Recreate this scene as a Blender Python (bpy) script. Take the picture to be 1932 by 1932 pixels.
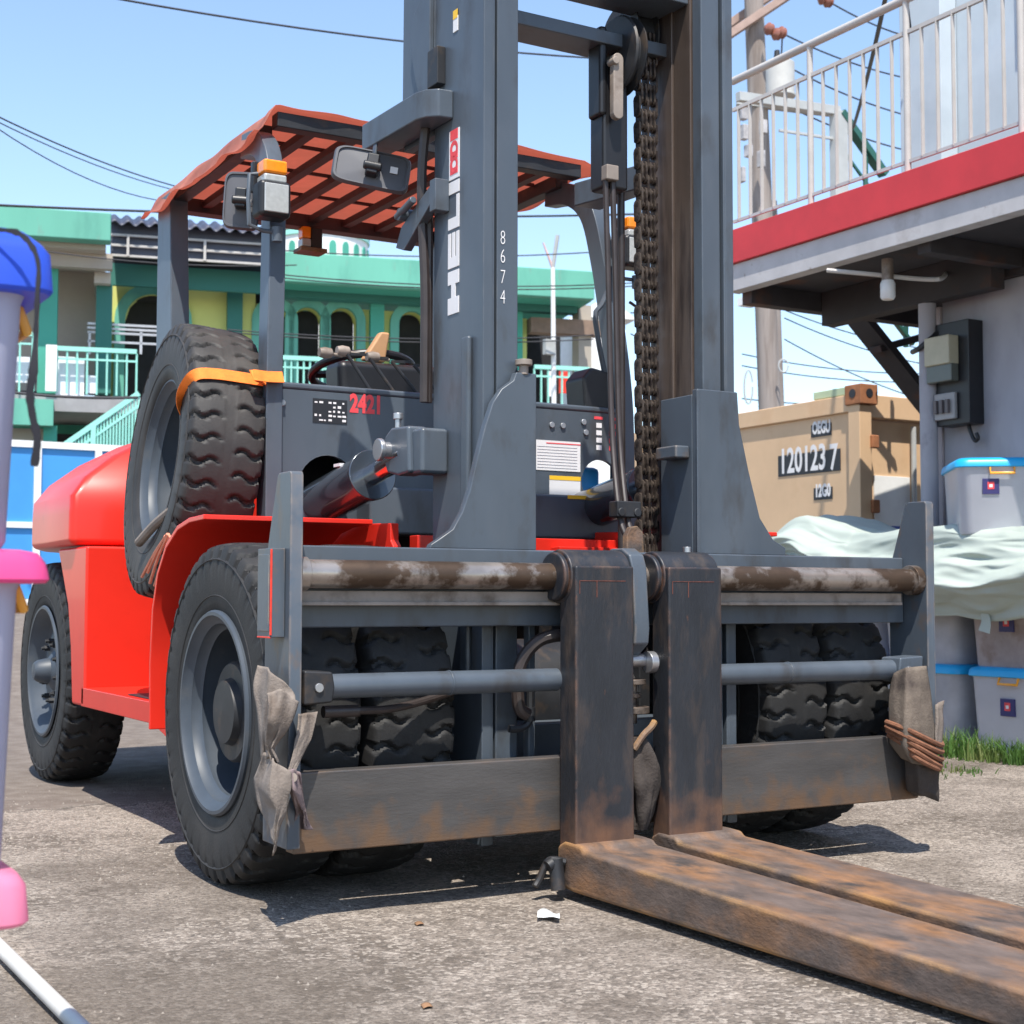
import bpy, bmesh, math, random
from mathutils import Vector, Matrix, noise
random.seed(7)
PI = math.pi
scn = bpy.context.scene
COL = scn.collection
for o in list(bpy.data.objects): bpy.data.objects.remove(o)

# ------------------------------------------------------------------ camera
F_PX, CAM = 2800.0, Vector((-2.578, -3.640, .835))
YAW, PITCH, ROLL = .527, .0585, .002
fwd = Vector((math.sin(YAW)*math.cos(PITCH), math.cos(YAW)*math.cos(PITCH), math.sin(PITCH)))
rt0 = Vector((math.cos(YAW), -math.sin(YAW), 0)); up0 = rt0.cross(fwd)
rt = rt0*math.cos(ROLL)+up0*math.sin(ROLL); up = -rt0*math.sin(ROLL)+up0*math.cos(ROLL)
cd = bpy.data.cameras.new('camera'); cam = bpy.data.objects.new('camera', cd); COL.objects.link(cam)
cam.matrix_world = Matrix(((rt.x, up.x, -fwd.x, CAM.x), (rt.y, up.y, -fwd.y, CAM.y), (rt.z, up.z, -fwd.z, CAM.z), (0, 0, 0, 1)))
cd.sensor_width = 36; cd.lens = 36*F_PX/1932; cd.clip_start = .05; cd.clip_end = 2000
cd.dof.use_dof = True; cd.dof.focus_distance = 4.4; cd.dof.aperture_fstop = 8
scn.camera = cam
def U(u, v, ax, val):
    """photo pixel (1932 px wide picture) -> point on the plane axis=val, or at depth val"""
    d = fwd+rt*((u-966)/F_PX)-up*((v-966)/F_PX)
    if ax == 'd': return CAM+d*val
    i = 'xyz'.index(ax); t = (val-CAM[i])/d[i]
    return CAM+d*t

# ------------------------------------------------------------------ world, sun, exposure
LIGHT = Vector((.23, .45, -1)).normalized()
w = bpy.data.worlds.new('World'); scn.world = w; w.use_nodes = True
nt = w.node_tree; bg = nt.nodes['Background']; sky = nt.nodes.new('ShaderNodeTexSky')
sky.sky_type = 'NISHITA'; sky.sun_disc = False
sky.sun_elevation = math.asin(-LIGHT.z); sky.sun_rotation = math.atan2(-LIGHT.x, -LIGHT.y)
sky.altitude = 0; sky.air_density = 1.0; sky.dust_density = .4; sky.ozone_density = 1.0
nt.links.new(sky.outputs[0], bg.inputs[0]); bg.inputs[1].default_value = .15
sd = bpy.data.lights.new('sun', 'SUN'); sd.energy = 4.0; sd.angle = math.radians(.55); sd.color = (1, .95, .87)
so = bpy.data.objects.new('sun', sd); COL.objects.link(so); so.location = (-6, -8, 20)
so.rotation_euler = LIGHT.to_track_quat('-Z', 'Y').to_euler()
scn.view_settings.view_transform = 'Standard'; scn.view_settings.look = 'None'
scn.view_settings.gamma = 1; scn.view_settings.use_curve_mapping = False
scn.view_settings.exposure = .88

# ------------------------------------------------------------------ materials
MATS = {}
def M(name, col, rough=.5, metal=0, var=.12, vscale=5, col2=None, ramp=(.5, .65), scale=8, stretch=(1, 1, 1),
      bump=0, bscale=80, coat=0, rough2=None, trans=0, alpha=1, emit=None, detail=6, stretch2=None, spec=.5, col3=None, ramp3=(.6, .7), scale3=30):
    if name in MATS: return MATS[name]
    m = bpy.data.materials.new(name); m.use_nodes = True; n = m.node_tree.nodes; L = m.node_tree.links
    b = n['Principled BSDF']
    tc = n.new('ShaderNodeTexCoord'); mp = n.new('ShaderNodeMapping'); mp.inputs['Scale'].default_value = stretch
    L.new(tc.outputs['Object'], mp.inputs[0])
    def nz(s, d=6, vec=mp):
        t = n.new('ShaderNodeTexNoise'); t.inputs['Scale'].default_value = s; t.inputs['Detail'].default_value = d
        t.inputs['Roughness'].default_value = .6; L.new(vec.outputs[0], t.inputs[0]); return t
    def mixc(f, a, bb):
        x = n.new('ShaderNodeMix'); x.data_type = 'RGBA'
        for s, val in ((x.inputs[6], a), (x.inputs[7], bb)):
            if isinstance(val, tuple): s.default_value = (*val, 1)
            else: L.new(val, s)
        L.new(f, x.inputs[0]); return x.outputs[2]
    def rmp(src, lo, hi):
        r = n.new('ShaderNodeMapRange'); r.inputs[1].default_value = lo; r.inputs[2].default_value = hi; L.new(src, r.inputs[0]); return r.outputs[0]
    c = col; fac = None
    if col2:
        fac = rmp(nz(scale, detail).outputs[0], *ramp); c = mixc(fac, col, col2)
    if col3:
        c = mixc(rmp(nz(scale3, 5).outputs[0], *ramp3), c, col3)
    if var:
        f = rmp(nz(vscale, 4).outputs[0], .3, .7); hs = n.new('ShaderNodeHueSaturation')
        mr = n.new('ShaderNodeMapRange'); mr.inputs[3].default_value = 1-var; mr.inputs[4].default_value = 1+var; L.new(f, mr.inputs[0])
        L.new(mr.outputs[0], hs.inputs['Value'])
        if isinstance(c, tuple): hs.inputs['Color'].default_value = (*c, 1)
        else: L.new(c, hs.inputs['Color'])
        c = hs.outputs[0]
    if isinstance(c, tuple): b.inputs['Base Color'].default_value = (*c, 1)
    else: L.new(c, b.inputs['Base Color'])
    b.inputs['Roughness'].default_value = rough; b.inputs['Metallic'].default_value = metal
    b.inputs['Specular IOR Level'].default_value = spec
    if rough2 is not None and fac is not None:
        mr = n.new('ShaderNodeMapRange'); mr.inputs[3].default_value = rough; mr.inputs[4].default_value = rough2
        L.new(fac, mr.inputs[0]); L.new(mr.outputs[0], b.inputs['Roughness'])
    if coat: b.inputs['Coat Weight'].default_value = coat; b.inputs['Coat Roughness'].default_value = .06
    if trans: b.inputs['Transmission Weight'].default_value = trans
    b.inputs['Alpha'].default_value = alpha
    if emit: b.inputs['Emission Color'].default_value = (*emit[0], 1); b.inputs['Emission Strength'].default_value = emit[1]
    if bump:
        bp = n.new('ShaderNodeBump'); bp.inputs['Strength'].default_value = bump; bp.inputs['Distance'].default_value = .01
        L.new(nz(bscale, 5).outputs[0], bp.inputs['Height']); L.new(bp.outputs[0], b.inputs['Normal'])
    MATS[name] = m; return m
def translucent(name, col, tcol, mixf=.5, **k):
    m = M(name, col, **k); n = m.node_tree.nodes; L = m.node_tree.links
    b = n['Principled BSDF']; out = n['Material Output']
    t = n.new('ShaderNodeBsdfTranslucent'); t.inputs[0].default_value = (*tcol, 1)
    x = n.new('ShaderNodeMixShader'); x.inputs[0].default_value = mixf
    L.new(b.outputs[0], x.inputs[1]); L.new(t.outputs[0], x.inputs[2]); L.new(x.outputs[0], out.inputs[0]); return m

gray = M('grey_paint', (.068, .084, .104), .38, var=.18, vscale=2.2, stretch=(1, 1, .45), col2=(.086, .10, .118), ramp=(.45, .75), scale=5, bump=.03, bscale=25, col3=(.045, .042, .040), ramp3=(.53, .76), scale3=8)
grayw = M('worn_grey_paint', (.07, .086, .106), .42, var=.15, vscale=6, col2=(.11, .085, .07), ramp=(.56, .7), scale=16, stretch=(1, 1, .5), bump=.06, bscale=50)
red = M('red_paint', (.66, .024, .012), .4, var=.08, vscale=2, coat=.12, spec=.35, bump=.02, bscale=9, col2=(.55, .02, .012), ramp=(.6, .8), scale=7)
redmatte = M('red_line_paint', (.7, .04, .02), .5, var=.2, vscale=40)
rubber = M('tyre_rubber', (.013, .0128, .013), .7, var=.3, vscale=9, col2=(.034, .030, .027), ramp=(.48, .8), scale=5, bump=.15, bscale=120)
rubber2 = M('spare_rubber', (.024, .022, .021), .66, var=.25, vscale=9, col2=(.045, .039, .034), ramp=(.45, .75), scale=5, bump=.12, bscale=120)
rimm = M('rim_paint', (.048, .06, .076), .5, var=.15, vscale=8, col2=(.07, .075, .08), ramp=(.6, .75), scale=9)
black = M('black_plastic', (.012, .012, .014), .42, var=.2, vscale=15)
blackm = M('black_steel', (.016, .017, .02), .55, var=.3, vscale=12, col2=(.05, .035, .025), ramp=(.55, .7), scale=14)
forkst = M('fork_shank_steel', (.017, .019, .024), .46, var=.25, vscale=7, col2=(.06, .042, .032), ramp=(.5, .76), scale=9, stretch=(1.6, 1.6, .5), bump=.12, bscale=60, rough2=.75, col3=(.2, .075, .03), ramp3=(.7, .78), scale3=22, detail=9)
forkbl = M('fork_blade_rust', (.108, .080, .067), .62, var=.3, vscale=14, col2=(.205, .10, .044), ramp=(.45, .66), scale=4.5, stretch=(1.5, .75, 1.5), bump=.3, bscale=70, rough2=.85, col3=(.05, .04, .036), ramp3=(.54, .68), scale3=6, detail=12)
platest = M('plate_steel', (.085, .079, .076), .42, metal=.35, var=.22, vscale=5, col2=(.115, .075, .048), ramp=(.54, .8), scale=7, stretch=(.5, 1, 2.2), bump=.1, bscale=70, rough2=.75, detail=9)
grease = M('greasy_shaft', (.34, .295, .26), .28, metal=.65, var=.25, vscale=9, col2=(.085, .056, .038), ramp=(.44, .55), scale=8, stretch=(.9, 1, 1), rough2=.5, bump=.12, bscale=25)
greasech = M('greasy_channel', (.12, .088, .07), .45, metal=.3, var=.3, vscale=6, col2=(.035, .024, .02), ramp=(.45, .6), scale=12, stretch=(1, 1, .12), rough2=.5)
stripm = M('wear_strip', (.26, .215, .18), .5, var=.2, vscale=8, col2=(.12, .085, .06), ramp=(.5, .7), scale=9)
chainm = M('chain_steel', (.13, .10, .08), .45, metal=.5, var=.3, vscale=20, col2=(.03, .022, .02), ramp=(.45, .6), scale=25)
chrome = M('rod_chrome', (.7, .7, .72), .12, metal=1, var=0)
steel = M('bolt_steel', (.42, .42, .43), .35, metal=.8, var=.15)
glass_l = M('lamp_glass', (.40, .41, .40), .12, var=.1, vscale=60, coat=.6)
amber = M('amber_lens', (.95, .26, .01), .18, var=.1, vscale=60, coat=.5)
orange = M('orange_strap', (.9, .22, .025), .75, var=.14, vscale=35, bump=.25, bscale=240, col2=(.55, .12, .02), ramp=(.6, .75), scale=14)
mirrorb = M('mirror_shell', (.085, .085, .095), .5, var=.1)
hosem = M('hose_rubber', (.035, .026, .024), .45, var=.3, vscale=12)
canvas = M('dirty_canvas', (.215, .178, .15), .95, var=.22, vscale=9, col2=(.12, .09, .07), ramp=(.55, .72), scale=7, bump=.35, bscale=150)
canvasd = M('dark_rag', (.05, .039, .033), .95, var=.3, vscale=9, col2=(.03, .025, .022), ramp=(.5, .7), scale=9, bump=.4, bscale=120)
ropem = M('brown_rope', (.2, .085, .045), .9, var=.3, vscale=30, bump=.4, bscale=200)
whitep = M('white_paint', (.78, .78, .76), .5, var=.06)
whiteprint = M('white_print', (.72, .70, .69), .55, var=.05)
redprint = M('red_print', (.75, .06, .07), .55, var=.15, vscale=30)
blackprint = M('black_print', (.015, .016, .02), .5, var=0)
yellowprint = M('yellow_print', (.85, .5, .02), .5, var=0)
blueprint = M('blue_plastic', (.02, .3, .72), .35, var=.1)

def edge_wear(m, col, radius=.012, lo=.02, hi=.12, nscale=18, amt=.85, nlo=.4, nhi=.6):
    n = m.node_tree.nodes; L = m.node_tree.links; b = n['Principled BSDF']; s_ = b.inputs['Base Color']
    bv = n.new('ShaderNodeBevel'); bv.samples = 4; bv.inputs[0].default_value = radius
    ge = n.new('ShaderNodeNewGeometry'); vm = n.new('ShaderNodeVectorMath'); vm.operation = 'DOT_PRODUCT'
    L.new(bv.outputs[0], vm.inputs[0]); L.new(ge.outputs['True Normal'], vm.inputs[1])
    r = n.new('ShaderNodeMapRange'); r.inputs[1].default_value = 1-lo; r.inputs[2].default_value = 1-hi; L.new(vm.outputs['Value'], r.inputs[0])
    tc = n.new('ShaderNodeTexCoord'); t = n.new('ShaderNodeTexNoise'); t.inputs['Scale'].default_value = nscale; t.inputs['Detail'].default_value = 6; L.new(tc.outputs['Object'], t.inputs[0])
    r2 = n.new('ShaderNodeMapRange'); r2.inputs[1].default_value = nlo; r2.inputs[2].default_value = nhi; r2.inputs[4].default_value = amt; L.new(t.outputs[0], r2.inputs[0])
    mu = n.new('ShaderNodeMath'); mu.operation = 'MULTIPLY'; L.new(r.outputs[0], mu.inputs[0]); L.new(r2.outputs[0], mu.inputs[1])
    x = n.new('ShaderNodeMix'); x.data_type = 'RGBA'; L.new(mu.outputs[0], x.inputs[0]); x.inputs[7].default_value = (*col, 1)
    L.new(s_.links[0].from_socket, x.inputs[6]); L.new(x.outputs[2], s_)
def foot_rust(m, z1, z0, col):
    n = m.node_tree.nodes; L = m.node_tree.links; b = n['Principled BSDF']; s_ = b.inputs['Base Color']
    tc = n.new('ShaderNodeTexCoord'); sx = n.new('ShaderNodeSeparateXYZ'); L.new(tc.outputs['Object'], sx.inputs[0])
    t = n.new('ShaderNodeTexNoise'); t.inputs['Scale'].default_value = 11; t.inputs['Detail'].default_value = 8; L.new(tc.outputs['Object'], t.inputs[0])
    ma = n.new('ShaderNodeMath'); ma.operation = 'MULTIPLY_ADD'; ma.inputs[1].default_value = .5; L.new(t.outputs[0], ma.inputs[0]); L.new(sx.outputs[2], ma.inputs[2])
    r = n.new('ShaderNodeMapRange'); r.inputs[1].default_value = z1+.25; r.inputs[2].default_value = z0+.25; r.inputs[4].default_value = .8; L.new(ma.outputs[0], r.inputs[0])
    x = n.new('ShaderNodeMix'); x.data_type = 'RGBA'; L.new(r.outputs[0], x.inputs[0]); x.inputs[7].default_value = (*col, 1)
    L.new(s_.links[0].from_socket, x.inputs[6]); L.new(x.outputs[2], s_)
foot_rust(forkst, .28, .08, (.16, .078, .042)); foot_rust(platest, .27, .15, (.17, .095, .05))
edge_wear(forkbl, (.42, .22, .055), .022, .01, .10, 7, .8, .42, .62)
edge_wear(forkst, (.19, .09, .05), .012, .01, .12, 22, .7, .45, .6)
edge_wear(grayw, (.21, .165, .13), .010, .01, .12, 16, .85, .42, .58)
edge_wear(platest, (.2, .12, .07), .012, .01, .12, 12, .7)
edge_wear(gray, (.16, .155, .15), .006, .02, .14, 14, .55, .5, .66)

# ------------------------------------------------------------------ mesh helpers
def V3(p): return Vector(p)
class MB:
    def __init__(s, mat=None): s.v = []; s.f = []; s.xf = mat
    def add(s, vs, fs):
        k = len(s.v); s.v += [tuple(s.xf @ Vector(p)) if s.xf else tuple(p) for p in vs]; s.f += [tuple(i+k for i in f) for f in fs]; return s
    def box(s, x0, x1, y0, y1, z0, z1):
        return s.add([(x0, y0, z0), (x1, y0, z0), (x1, y1, z0), (x0, y1, z0), (x0, y0, z1), (x1, y0, z1), (x1, y1, z1), (x0, y1, z1)],
                     [(3, 2, 1, 0), (4, 5, 6, 7), (0, 1, 5, 4), (1, 2, 6, 5), (2, 3, 7, 6), (3, 0, 4, 7)])
    def bar(s, p0, p1, wx, wy, ref=(0, 0, 1)):
        p0, p1 = V3(p0), V3(p1); d = (p1-p0).normalized(); r = V3(ref)
        if abs(d.dot(r)) > .97: r = Vector((0, 1, 0))
        a = d.cross(r).normalized(); b = a.cross(d).normalized()
        q = []
        for p in (p0, p1):
            for i, j in ((-1, -1), (1, -1), (1, 1), (-1, 1)): q.append(p+a*(i*wx/2)+b*(j*wy/2))
        return s.add(q, [(3, 2, 1, 0), (4, 5, 6, 7), (0, 1, 5, 4), (1, 2, 6, 5), (2, 3, 7, 6), (3, 0, 4, 7)])
    def prism(s, pts, plane, a, b):
        n = len(pts); mk = {'x': lambda p, k: (k, p[0], p[1]), 'y': lambda p, k: (p[0], k, p[1]), 'z': lambda p, k: (p[0], p[1], k)}[plane]
        vs = [mk(p, a) for p in pts]+[mk(p, b) for p in pts]
        return s.add(vs, [tuple(range(n-1, -1, -1)), tuple(range(n, 2*n))]+[(i, (i+1) % n, n+(i+1) % n, n+i) for i in range(n)])
    def cyl(s, p0, p1, r0, r1=None, n=20, caps=True):
        r1 = r0 if r1 is None else r1; p0, p1 = V3(p0), V3(p1); d = (p1-p0).normalized()
        r = Vector((0, 0, 1)) if abs(d.z) < .9 else Vector((0, 1, 0)); a = d.cross(r).normalized(); b = d.cross(a)
        vs = []
        for p, rr in ((p0, r0), (p1, r1)): vs += [p+(a*math.cos(2*PI*i/n)+b*math.sin(2*PI*i/n))*rr for i in range(n)]
        fs = [(i, (i+1) % n, n+(i+1) % n, n+i) for i in range(n)]
        if caps: fs += [tuple(range(n-1, -1, -1)), tuple(range(n, 2*n))]
        return s.add(vs, fs)
    def tube(s, path, r, n=8, closed=False):
        P = [V3(p) for p in path]; m = len(P); vs = []; fs = []; prev = None
        for i, p in enumerate(P):
            d = (P[(i+1) % m]-P[i-1]) if closed else (P[min(i+1, m-1)]-P[max(i-1, 0)])
            d.normalize()
            if prev is None:
                a = d.cross(Vector((0, 0, 1)) if abs(d.z) < .9 else Vector((0, 1, 0))).normalized()
            else: a = (prev-d*prev.dot(d)).normalized()
            prev = a; b = d.cross(a); rr = r[i] if isinstance(r, (list, tuple)) else r
            vs += [p+(a*math.cos(2*PI*j/n)+b*math.sin(2*PI*j/n))*rr for j in range(n)]
        for i in range(m if closed else m-1):
            k = (i+1) % m
            fs += [(i*n+j, i*n+(j+1) % n, k*n+(j+1) % n, k*n+j) for j in range(n)]
        if not closed: fs += [tuple(range(n-1, -1, -1)), tuple(range((m-1)*n, m*n))]
        return s.add(vs, fs)
    def lathe(s, prof, o=(0, 0, 0), axis='x', n=48, closed=False):
        m = len(prof); vs = []; o = V3(o)
        for i in range(n):
            c, q = math.cos(2*PI*i/n), math.sin(2*PI*i/n)
            for a, r in prof: vs.append(o+Vector((a, r*c, r*q) if axis == 'x' else (r*c, a, r*q) if axis == 'y' else (r*c, r*q, a)))
        fs = []
        for i in range(n):
            k = (i+1) % n
            for j in range(m if closed else m-1):
                l = (j+1) % m; fs.append((i*m+j, i*m+l, k*m+l, k*m+j))
        return s.add(vs, fs)
    def grid(s, fn, nu, nv, wrap=False):
        vs = [fn(i/(nu if wrap else nu-1), j/(nv-1)) for i in range(nu) for j in range(nv)]; fs = []
        for i in range(nu if wrap else nu-1):
            k = (i+1) % nu
            fs += [(i*nv+j, i*nv+j+1, k*nv+j+1, k*nv+j) for j in range(nv-1)]
        return s.add(vs, fs)
    def mesh(s, name, mat, smooth=35):
        me = bpy.data.meshes.new(name); me.from_pydata(s.v, [], s.f)
        bm = bmesh.new(); bm.from_mesh(me); bmesh.ops.recalc_face_normals(bm, faces=bm.faces); bm.to_mesh(me); bm.free()
        if smooth: me.shade_smooth(); me.set_sharp_from_angle(angle=math.radians(smooth))
        me.materials.append(mat); return me
    def build(s, name, mat, parent=None, bevel=0, smooth=35, seg=2, solid=0):
        return place(name, s.mesh(name, mat, smooth), parent, bevel=bevel, seg=seg, solid=solid)
WLOC = {}
def place(name, me, parent=None, loc=None, rot=None, bevel=0, seg=2, solid=0):
    o = bpy.data.objects.new(name, me); COL.objects.link(o)
    L = V3(loc) if loc is not None else Vector((0, 0, 0))
    WLOC[o.name] = L
    if parent is not None:
        o.parent = parent; L = L-WLOC[parent.name]
    o.location = L
    if rot: o.rotation_euler = rot
    if solid:
        md = o.modifiers.new('solid', 'SOLIDIFY'); md.thickness = solid; md.offset = 0
    if bevel:
        md = o.modifiers.new('bevel', 'BEVEL'); md.width = bevel; md.segments = seg; md.limit_method = 'ANGLE'; md.angle_limit = math.radians(35); md.harden_normals = True
    return o
def thing(name, label, cat, loc=(0, 0, 0), group=None):
    o = bpy.data.objects.new(name, None); COL.objects.link(o); o.location = loc; o.empty_display_size = .2
    WLOC[o.name] = V3(loc); return tag(o, label, cat, group)
def tag(o, label, cat, group=None):
    o['label'] = label; o['category'] = cat
    if group: o['group'] = group
    return o
def struct(o): o['kind'] = 'structure'; return o
def stuff(o): o['kind'] = 'stuff'; return o
def BX(name, mat, parent, *b, bevel=.004): return MB().box(*b).build(name, mat, parent, bevel=bevel)
def text(name, s, size, org, xd, yd, mat, parent, ext=.0006, sx=1, bold=0):
    cu = bpy.data.curves.new('t', 'FONT'); cu.body = s; cu.size = size; cu.extrude = ext; cu.offset = bold; cu.resolution_u = 3
    t = bpy.data.objects.new('t', cu); COL.objects.link(t)
    dg = bpy.context.evaluated_depsgraph_get(); me = bpy.data.meshes.new_from_object(t.evaluated_get(dg))
    bpy.data.objects.remove(t); bpy.data.curves.remove(cu)
    xd, yd = V3(xd).normalized(), V3(yd).normalized(); zd = xd.cross(yd)
    org = V3(org)
    for v in me.vertices: v.co = org+xd*(v.co.x*sx)+yd*v.co.y+zd*v.co.z
    me.materials.clear(); me.materials.append(mat)
    return place(name, me, parent)
def nz3(x, y, z): return noise.noise(Vector((x, y, z)))
def smooth_path(P, k=6):
    P = [V3(p) for p in P]; out = []
    for i in range(len(P)-1):
        a, b, c, d = P[max(i-1, 0)], P[i], P[i+1], P[min(i+2, len(P)-1)]
        for j in range(k):
            t = j/k
            out.append(.5*((2*b)+(c-a)*t+(2*a-5*b+4*c-d)*t*t+(3*b-a-3*c+d)*t**3))
    out.append(P[-1]); return out

# ------------------------------------------------------------------ ground
def ground_mat():
    m = bpy.data.materials.new('worn_concrete'); m.use_nodes = True; n = m.node_tree.nodes; L = m.node_tree.links; b = n['Principled BSDF']
    tc = n.new('ShaderNodeTexCoord').outputs['Object']
    def nz(s, d=6, r=.6, vec=tc):
        t = n.new('ShaderNodeTexNoise'); t.inputs['Scale'].default_value = s; t.inputs['Detail'].default_value = d; t.inputs['Roughness'].default_value = r; L.new(vec, t.inputs[0]); return t.outputs[0]
    def rng(s, a, bb, c=0, d=1):
        r = n.new('ShaderNodeMapRange'); L.new(s, r.inputs[0])
        for i, x in enumerate((a, bb, c, d)): r.inputs[i+1].default_value = x
        return r.outputs[0]
    def mix(f, a, bb):
        x = n.new('ShaderNodeMix'); x.data_type = 'RGBA'; L.new(f, x.inputs[0])
        for s, v in ((x.inputs[6], a), (x.inputs[7], bb)):
            if isinstance(v, tuple): s.default_value = (*v, 1)
            else: L.new(v, s)
        return x.outputs[2]
    def math_(op, a, bb):
        x = n.new('ShaderNodeMath'); x.operation = op
        for s, v in zip(x.inputs, (a, bb)):
            if isinstance(v, (int, float)): s.default_value = v
            else: L.new(v, s)
        return x.outputs[0]
    def voro(s, f='F1', rnd=1):
        t = n.new('ShaderNodeTexVoronoi'); t.inputs['Scale'].default_value = s; t.feature = f; L.new(tc, t.inputs[0]); return t
    vo = voro(88); vo2 = voro(190); fine = nz(120, 7, .7); mid = nz(14, 6); big = nz(1.3, 5)
    base = mix(rng(big, .38, .62), (.15, .122, .098), (.335, .283, .237))
    base = mix(rng(mid, .48, .7, 0, .8), base, (.385, .328, .277))
    # aggregate: each pebble its own tone
    sep = n.new('ShaderNodeSeparateColor'); L.new(vo.outputs['Color'], sep.inputs[0])
    sep2 = n.new('ShaderNodeSeparateColor'); L.new(vo2.outputs['Color'], sep2.inputs[0])
    base = mix(rng(sep.outputs[0], .6, .78, 0, .5), base, (.085, .072, .062))
    base = mix(rng(sep.outputs[1], .72, .86, 0, .6), base, (.46, .40, .34))
    base = mix(rng(sep2.outputs[0], .7, .82, 0, .5), base, (.07, .06, .052))
    base = mix(rng(fine, .52, .78, 0, .55), base, (.09, .075, .062))
    # random oil and mud stains
    base = mix(rng(nz(.75, 5, .62), .50, .66, 0, .7), base, (.085, .067, .053))
    base = mix(rng(nz(2.6, 5, .6), .62, .74, 0, .6), base, (.075, .06, .048))
    dm = n.new('ShaderNodeVectorMath'); dm.operation = 'DISTANCE'; L.new(tc, dm.inputs[0]); dm.inputs[1].default_value = (-1.62, -.62, 0)  # one darker brown patch at a set spot, edge ragged by noise
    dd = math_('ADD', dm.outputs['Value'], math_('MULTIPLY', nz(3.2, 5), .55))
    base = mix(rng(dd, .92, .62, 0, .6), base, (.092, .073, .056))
    # smoother slab behind a broken edge
    sx = n.new('ShaderNodeSeparateXYZ'); L.new(tc, sx.inputs[0])
    edge = math_('ADD', sx.outputs[1], math_('MULTIPLY', nz(5, 4), .5))
    far = rng(edge, 2.72, 2.78)
    base = mix(far, base, mix(rng(nz(9, 5), .4, .7), (.14, .113, .094), (.20, .168, .142)))
    crack = rng(edge, 2.68, 2.72); crack2 = rng(edge, 2.74, 2.70)
    base = mix(math_('MULTIPLY', crack, crack2), base, (.035, .03, .026))
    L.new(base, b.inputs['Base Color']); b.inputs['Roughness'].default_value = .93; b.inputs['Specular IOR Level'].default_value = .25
    h = math_('ADD', math_('MULTIPLY', rng(vo.outputs['Distance'], 0, .75, 1, 0), .8), math_('MULTIPLY', rng(vo2.outputs['Distance'], 0, .8, 1, 0), .35))
    h = math_('ADD', h, math_('MULTIPLY', fine, .6))
    h = math_('MULTIPLY', h, rng(far, 0, 1, 1, .35))
    h = math_('ADD', h, math_('MULTIPLY', mid, 1.2))
    bp = n.new('ShaderNodeBump'); bp.inputs['Strength'].default_value = .75; bp.inputs['Distance'].default_value = .008
    L.new(h, bp.inputs['Height']); L.new(bp.outputs[0], b.inputs['Normal']); return m
def sstep(t): t = max(0, min(1, t)); return t*t*(3-2*t)
def gz(x, y):
    D = (Vector((x, y, 0))-Vector((CAM.x, CAM.y, 0))).dot(Vector((math.sin(YAW), math.cos(YAW), 0)))
    return .74*sstep((y+.25*x-6.2)/10)
def ax_(lo, hi, fl, fh, step, far):
    a = []; x = fl
    while x <= fh: a.append(x); x += step
    s = step; x = fh
    while x < hi: s *= 1.35; x += s; a.append(min(x, hi))
    s = step; x = fl
    while x > lo: s *= 1.35; x -= s; a.insert(0, max(x, lo))
    return a
GX = ax_(-250, 300, -4, 10, .1, 0); GY = ax_(-120, 420, -3, 20, .1, 0)
def gh(x, y):
    near = 1 if abs(x) < 8 and y < 8 else .3
    return gz(x, y)+near*(.006*nz3(x*1.1, y*1.1, 0)+.0035*nz3(x*4, y*4, 3))-.006
gm = MB(); NY = len(GY)
gm.add([(x, y, gh(x, y)) for x in GX for y in GY], [(i*NY+j, i*NY+j+1, (i+1)*NY+j+1, (i+1)*NY+j) for i in range(len(GX)-1) for j in range(NY-1)])
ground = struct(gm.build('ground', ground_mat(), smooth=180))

# loose grit lying on the yard
pm = M('grit_stone', (.30, .26, .22), .9, var=.45, vscale=3, col2=(.1, .085, .07), ramp=(.5, .56), scale=3)
gb = MB()
for i in range(2600):
    if i % 2: x, y = random.uniform(-2.2, 1.9), random.uniform(-2.2, 2.4)
    else: x, y = random.gauss(-1.5, .5), random.gauss(1.9, .55)
    r = random.uniform(.002, .0055) if i % 40 else random.uniform(.006, .011)
    vs = []
    for k in range(6):
        a = 2*PI*k/6+random.uniform(-.3, .3); vs.append((x+r*math.cos(a)*random.uniform(.7, 1.3), y+r*math.sin(a)*random.uniform(.7, 1.3), gh(x, y)-.001))
    vs.append((x, y, gh(x, y)+r*random.uniform(.7, 1.2)))
    gb.add(vs, [(k, (k+1) % 6, 6) for k in range(6)])
o = stuff(gb.build('grit', pm, smooth=0)); o['label'] = 'loose grit scattered over the worn concrete yard'; o['category'] = 'grit'

# ------------------------------------------------------------------ forklift
FL = thing('forklift', 'large grey and red diesel forklift with tall mast and two rusty forks', 'forklift', (0, 1.6, 0))
def P(name, mb, mat, bevel=.004, parent=None, **k): return mb.build(name, mat, parent or FL, bevel=bevel, **k)
TR = .503
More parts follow.
